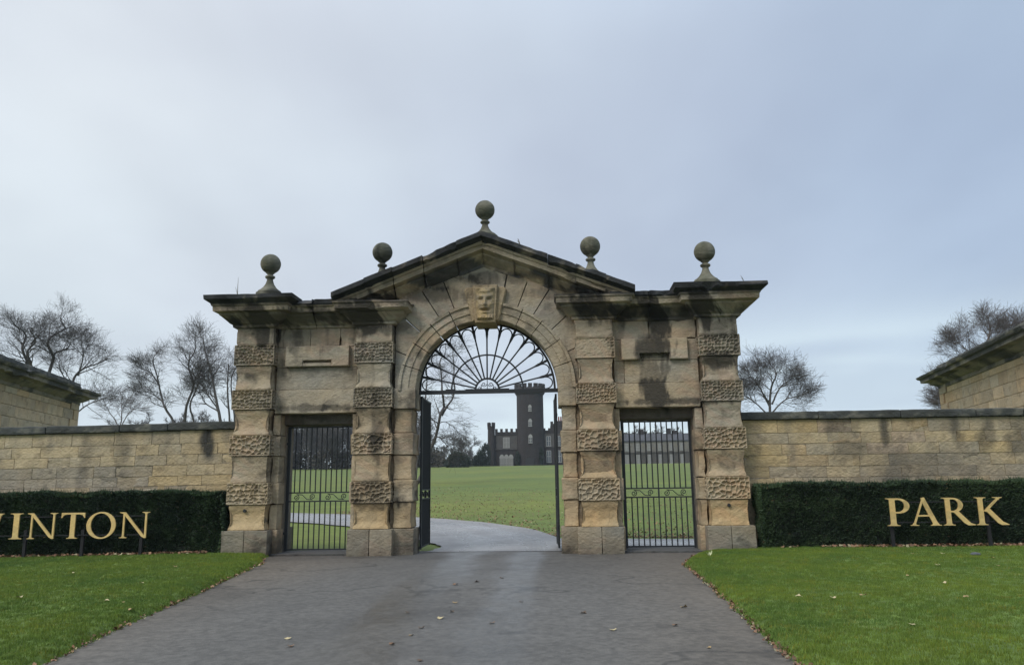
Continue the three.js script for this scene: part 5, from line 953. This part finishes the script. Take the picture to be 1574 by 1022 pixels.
{
  const mats = [[0.30, 0.20, 0.08], [0.16, 0.085, 0.04], [0.09, 0.055, 0.03], [0.42, 0.34, 0.18]].map((c) => std({ color: new THREE.Color().setRGB(...c), roughness: 0.7 }));
  const geos = [leafGeo(71, 0.075), leafGeo(72, 0.06), leafGeo(73, 0.085)], r = rng(74);
  const drop = (x, y, z, i, label, group, k = 1) => { const m = part('fallen_leaf', geos[Math.floor(r() * 3)], mats[i], scene); m.position.set(x, y, z); m.rotation.set((r() - 0.5) * 0.3, r() * 6.28, (r() - 0.5) * 0.3); m.scale.set(k * (0.8 + 0.5 * r()), k * 0.7, k * (0.8 + 0.5 * r())); tag(m, label, 'leaf', group); };
  const onDrive = [[-0.04, 5.45], [0.21, 7.44], [0.19, 8.71], [0.03, 9.79], [0.28, 5.12], [1.12, 7.35], [3.26, 7.94], [2.95, 9.26], [2.23, 9.53], [3.1, 10.48], [-1.28, 9.95], [-1.11, 10.36], [0.66, 2.01], [0.66, 4.6], [1.95, 8.37], [-0.08, 10.28], [0.34, 11.03], [0.06, 9.36], [0.85, 9.04], [0.27, 8.22], [-0.3, 8.25]];
  const ORD = ['nearest', 'second nearest', 'third nearest', 'fourth nearest', 'fifth nearest', 'sixth nearest', 'seventh nearest', 'eighth nearest'];
  const HUE = ['tan', 'russet', 'dark brown', 'pale buff'], KIND = [1, 0, 3, 0, 2, 2, 0, 1, 3, 0, 3, 1, 1, 2, 2, 1, 2, 2, 1, 2, 2];
  for (let k = 0; k < 4; k++) onDrive.map((p, i) => [p, KIND[i]]).filter((q) => q[1] === k).sort((a, b) => a[0][1] - b[0][1]).forEach(([[x, z]], n) => drop(x, 0.006, z, k, `${HUE[k]} fallen leaf on the drive, ${ORD[n]} the gateway of the ${HUE[k]} ones`, 'fallen leaves on the drive', 0.55));
  const onLawn = [[5.13, 8.07], [5.56, 7.91], [4.76, 7.88], [7.01, 5.86], [8.15, 4.41], [6.72, 8.19], [7.11, 6.81], [8.68, 2.22], [9.25, 2.28], [9.67, 3.25], [5.27, 9.98], [9.1, 4.48], [-5.86, 7.7], [-3.74, 8.64], [-5.02, 6.01], [-4.2, 8.01], [-7.15, 4.39], [-5.69, 3.49], [-4.51, 7.87]];
  for (const s of [-1, 1]) for (const k of [0, 3]) onLawn.filter(([x], i) => Math.sign(x) === s && (i % 2 ? 0 : 3) === k).sort((a, b) => a[1] - b[1]).forEach(([x, z], n) => {
    const d = x > 0 ? x - edgeR(z) : edgeL(z) - x; drop(x, lawnH(Math.max(0.1, d), x, z) + 0.03, z, k, `${HUE[k]} leaf on the ${s < 0 ? 'left' : 'right'} lawn, ${ORD[n]} the hedge of its colour`, 'fallen leaves on the front lawns', 0.55);
  });
  const lit = thing('leaf_litter', 'brown leaf litter drifted under the hedges and along the drive edges', 'leaf litter', null, 'stuff');
  const m4 = new THREE.Matrix4(), q = new THREE.Quaternion(), e = new THREE.Euler(), col = new THREE.Color(), wm = std({ color: 0xffffff, roughness: 0.85 });
  const put = (list, geo, name) => { const im = new THREE.InstancedMesh(geo, wm, list.length); im.name = name; list.forEach(([x, y, z, s], i) => { im.setMatrixAt(i, m4.compose(V(x, y, z), q.setFromEuler(e.set((r() - 0.5) * 1.2, r() * 6.28, (r() - 0.5) * 1.2)), V(s, s, s))); const k = r(), v = 0.6 + 0.7 * r(); col.setRGB(...mix3(mix3([0.13, 0.062, 0.035], [0.26, 0.15, 0.08], k), [0.30, 0.26, 0.15], r() < 0.12 ? 1 : 0).map((c) => c * v)); im.setColorAt(i, col); }); lit.add(im); };
  const L = [], E = [], P = [];
  for (let i = 0; i < 1500; i++) { const s = r() < 0.5 ? -1 : 1, x = s * (6.6 + 6.6 * Math.pow(r(), s > 0 ? 0.8 : 1)), z = 0.04 + 0.24 * Math.pow(r(), 1.6); if (s > 0 && x < 7.6 && r() < 0.8) continue; L.push([x, lawnH(2, x, z) + 0.005 + 0.03 * r(), z, 0.5 + 0.5 * r()]); }
  for (let i = 0; i < 900; i++) { const s = r() < 0.35 ? -1 : 1, z = 0.6 + 12.5 * r(), x = (s < 0 ? edgeL(z) : edgeR(z)) + s * (0.02 + (r() - 0.65) * 0.14); E.push([x, 0.012 + 0.02 * r(), z, 0.16 + 0.26 * r()]); }
  for (let i = 0; i < 9000; i++) { const f = r(), x = -9 + 22 * r(), near = along([[-9, -18.5], [-3.67, -14.9], [-0.9, -11.2], [0.44, -8.4], [1.6, -6.1], [5, -5], [13, -4.4]].map(([a, b]) => [a, b]), x), z = near - 0.1 - 34 * Math.pow(f, 3.4); P.push([x, H(x, z) - 0.02, z, 0.3 + 0.4 * r()]); }
  put(L, geos[1], 'hedge_litter'); put(E, geos[0], 'edge_litter'); put(P, geos[1], 'park_litter');
  // weeds on the masonry
  const weed = (label, x, y, z, h, n, seed) => { const rr = rng(seed), o = { pos: [], idx: [] }; for (let i = 0; i < n; i++) { const a = rr() * 6.28, l = h * (0.5 + 0.6 * rr()), k = 0.35 * rr(); tubeInto(o, [V(x, y, z), V(x + Math.cos(a) * k * l * 0.3 - 0.02, y + l * 0.55, z + Math.sin(a) * k * l * 0.3), V(x + Math.cos(a) * k * l - 0.05, y + l, z + Math.sin(a) * k * l)], [0.007, 0.006, 0.003], 4); } tag(part('weed', geoFrom(o.pos, o.idx), std({ color: new THREE.Color().setRGB(0.12, 0.11, 0.07), roughness: 1 }), scene), label, 'weed'); };
  weed('thin dry grass stalk growing beside the leftmost stone ball', XC - 6.15, 6.28, 0.1, 0.5, 3, 81); weed('small dry tuft growing on the pediment right of its top ball', XC + 0.95, 7.36, 0.2, 0.2, 6, 82); weed('tiny dry tuft on the cornice right of the rightmost stone ball', XC + 6.3, 6.26, 0.3, 0.2, 3, 83);
  // a grey stone on the right lawn
  const rk = new THREE.IcosahedronGeometry(0.13, 3), rp = rk.attributes.position; for (let i = 0; i < rp.count; i++) { const k = 0.8 + 0.5 * fbm(rp.getX(i) * 9 + 5, rp.getY(i) * 9 + rp.getZ(i) * 7, 3, 91); rp.setXYZ(i, rp.getX(i) * k * 1.2, rp.getY(i) * k * 0.5, rp.getZ(i) * k * 0.8); } rk.computeVertexNormals();
  const rock = part('rock', rk, std({ color: new THREE.Color().setRGB(0.08, 0.085, 0.09), roughness: 0.9 }), scene); rock.position.set(9.8, 0.14, 2.4); rock.scale.setScalar(0.6); tag(rock, 'small grey stone on the right lawn below the letter R', 'stone');
  // pale plant at the foot of the right outer pier
  const sn = thing('pale_plant', 'small pale leafy sprig on the lawn before the right outer pier', 'plant'), rs = rng(92), pp = [], pc = [], pi = [];
  for (let i = 0; i < 9; i++) { const a = rs() * 6.28, d = V(Math.cos(a) * 0.5, 0.8, Math.sin(a) * 0.5).normalize(), sd = V(-Math.sin(a), 0, Math.cos(a)); leafCard(pp, pc, pi, V(4.75, 0.08, 1.9), d, sd, 0.08 + 0.09 * rs(), 0.014, [0.5, 0.52, 0.3]); }
  part('leaves', geoFrom(pp, pi, pc), M.leaf, sn);
}

renderer.render(scene, camera);
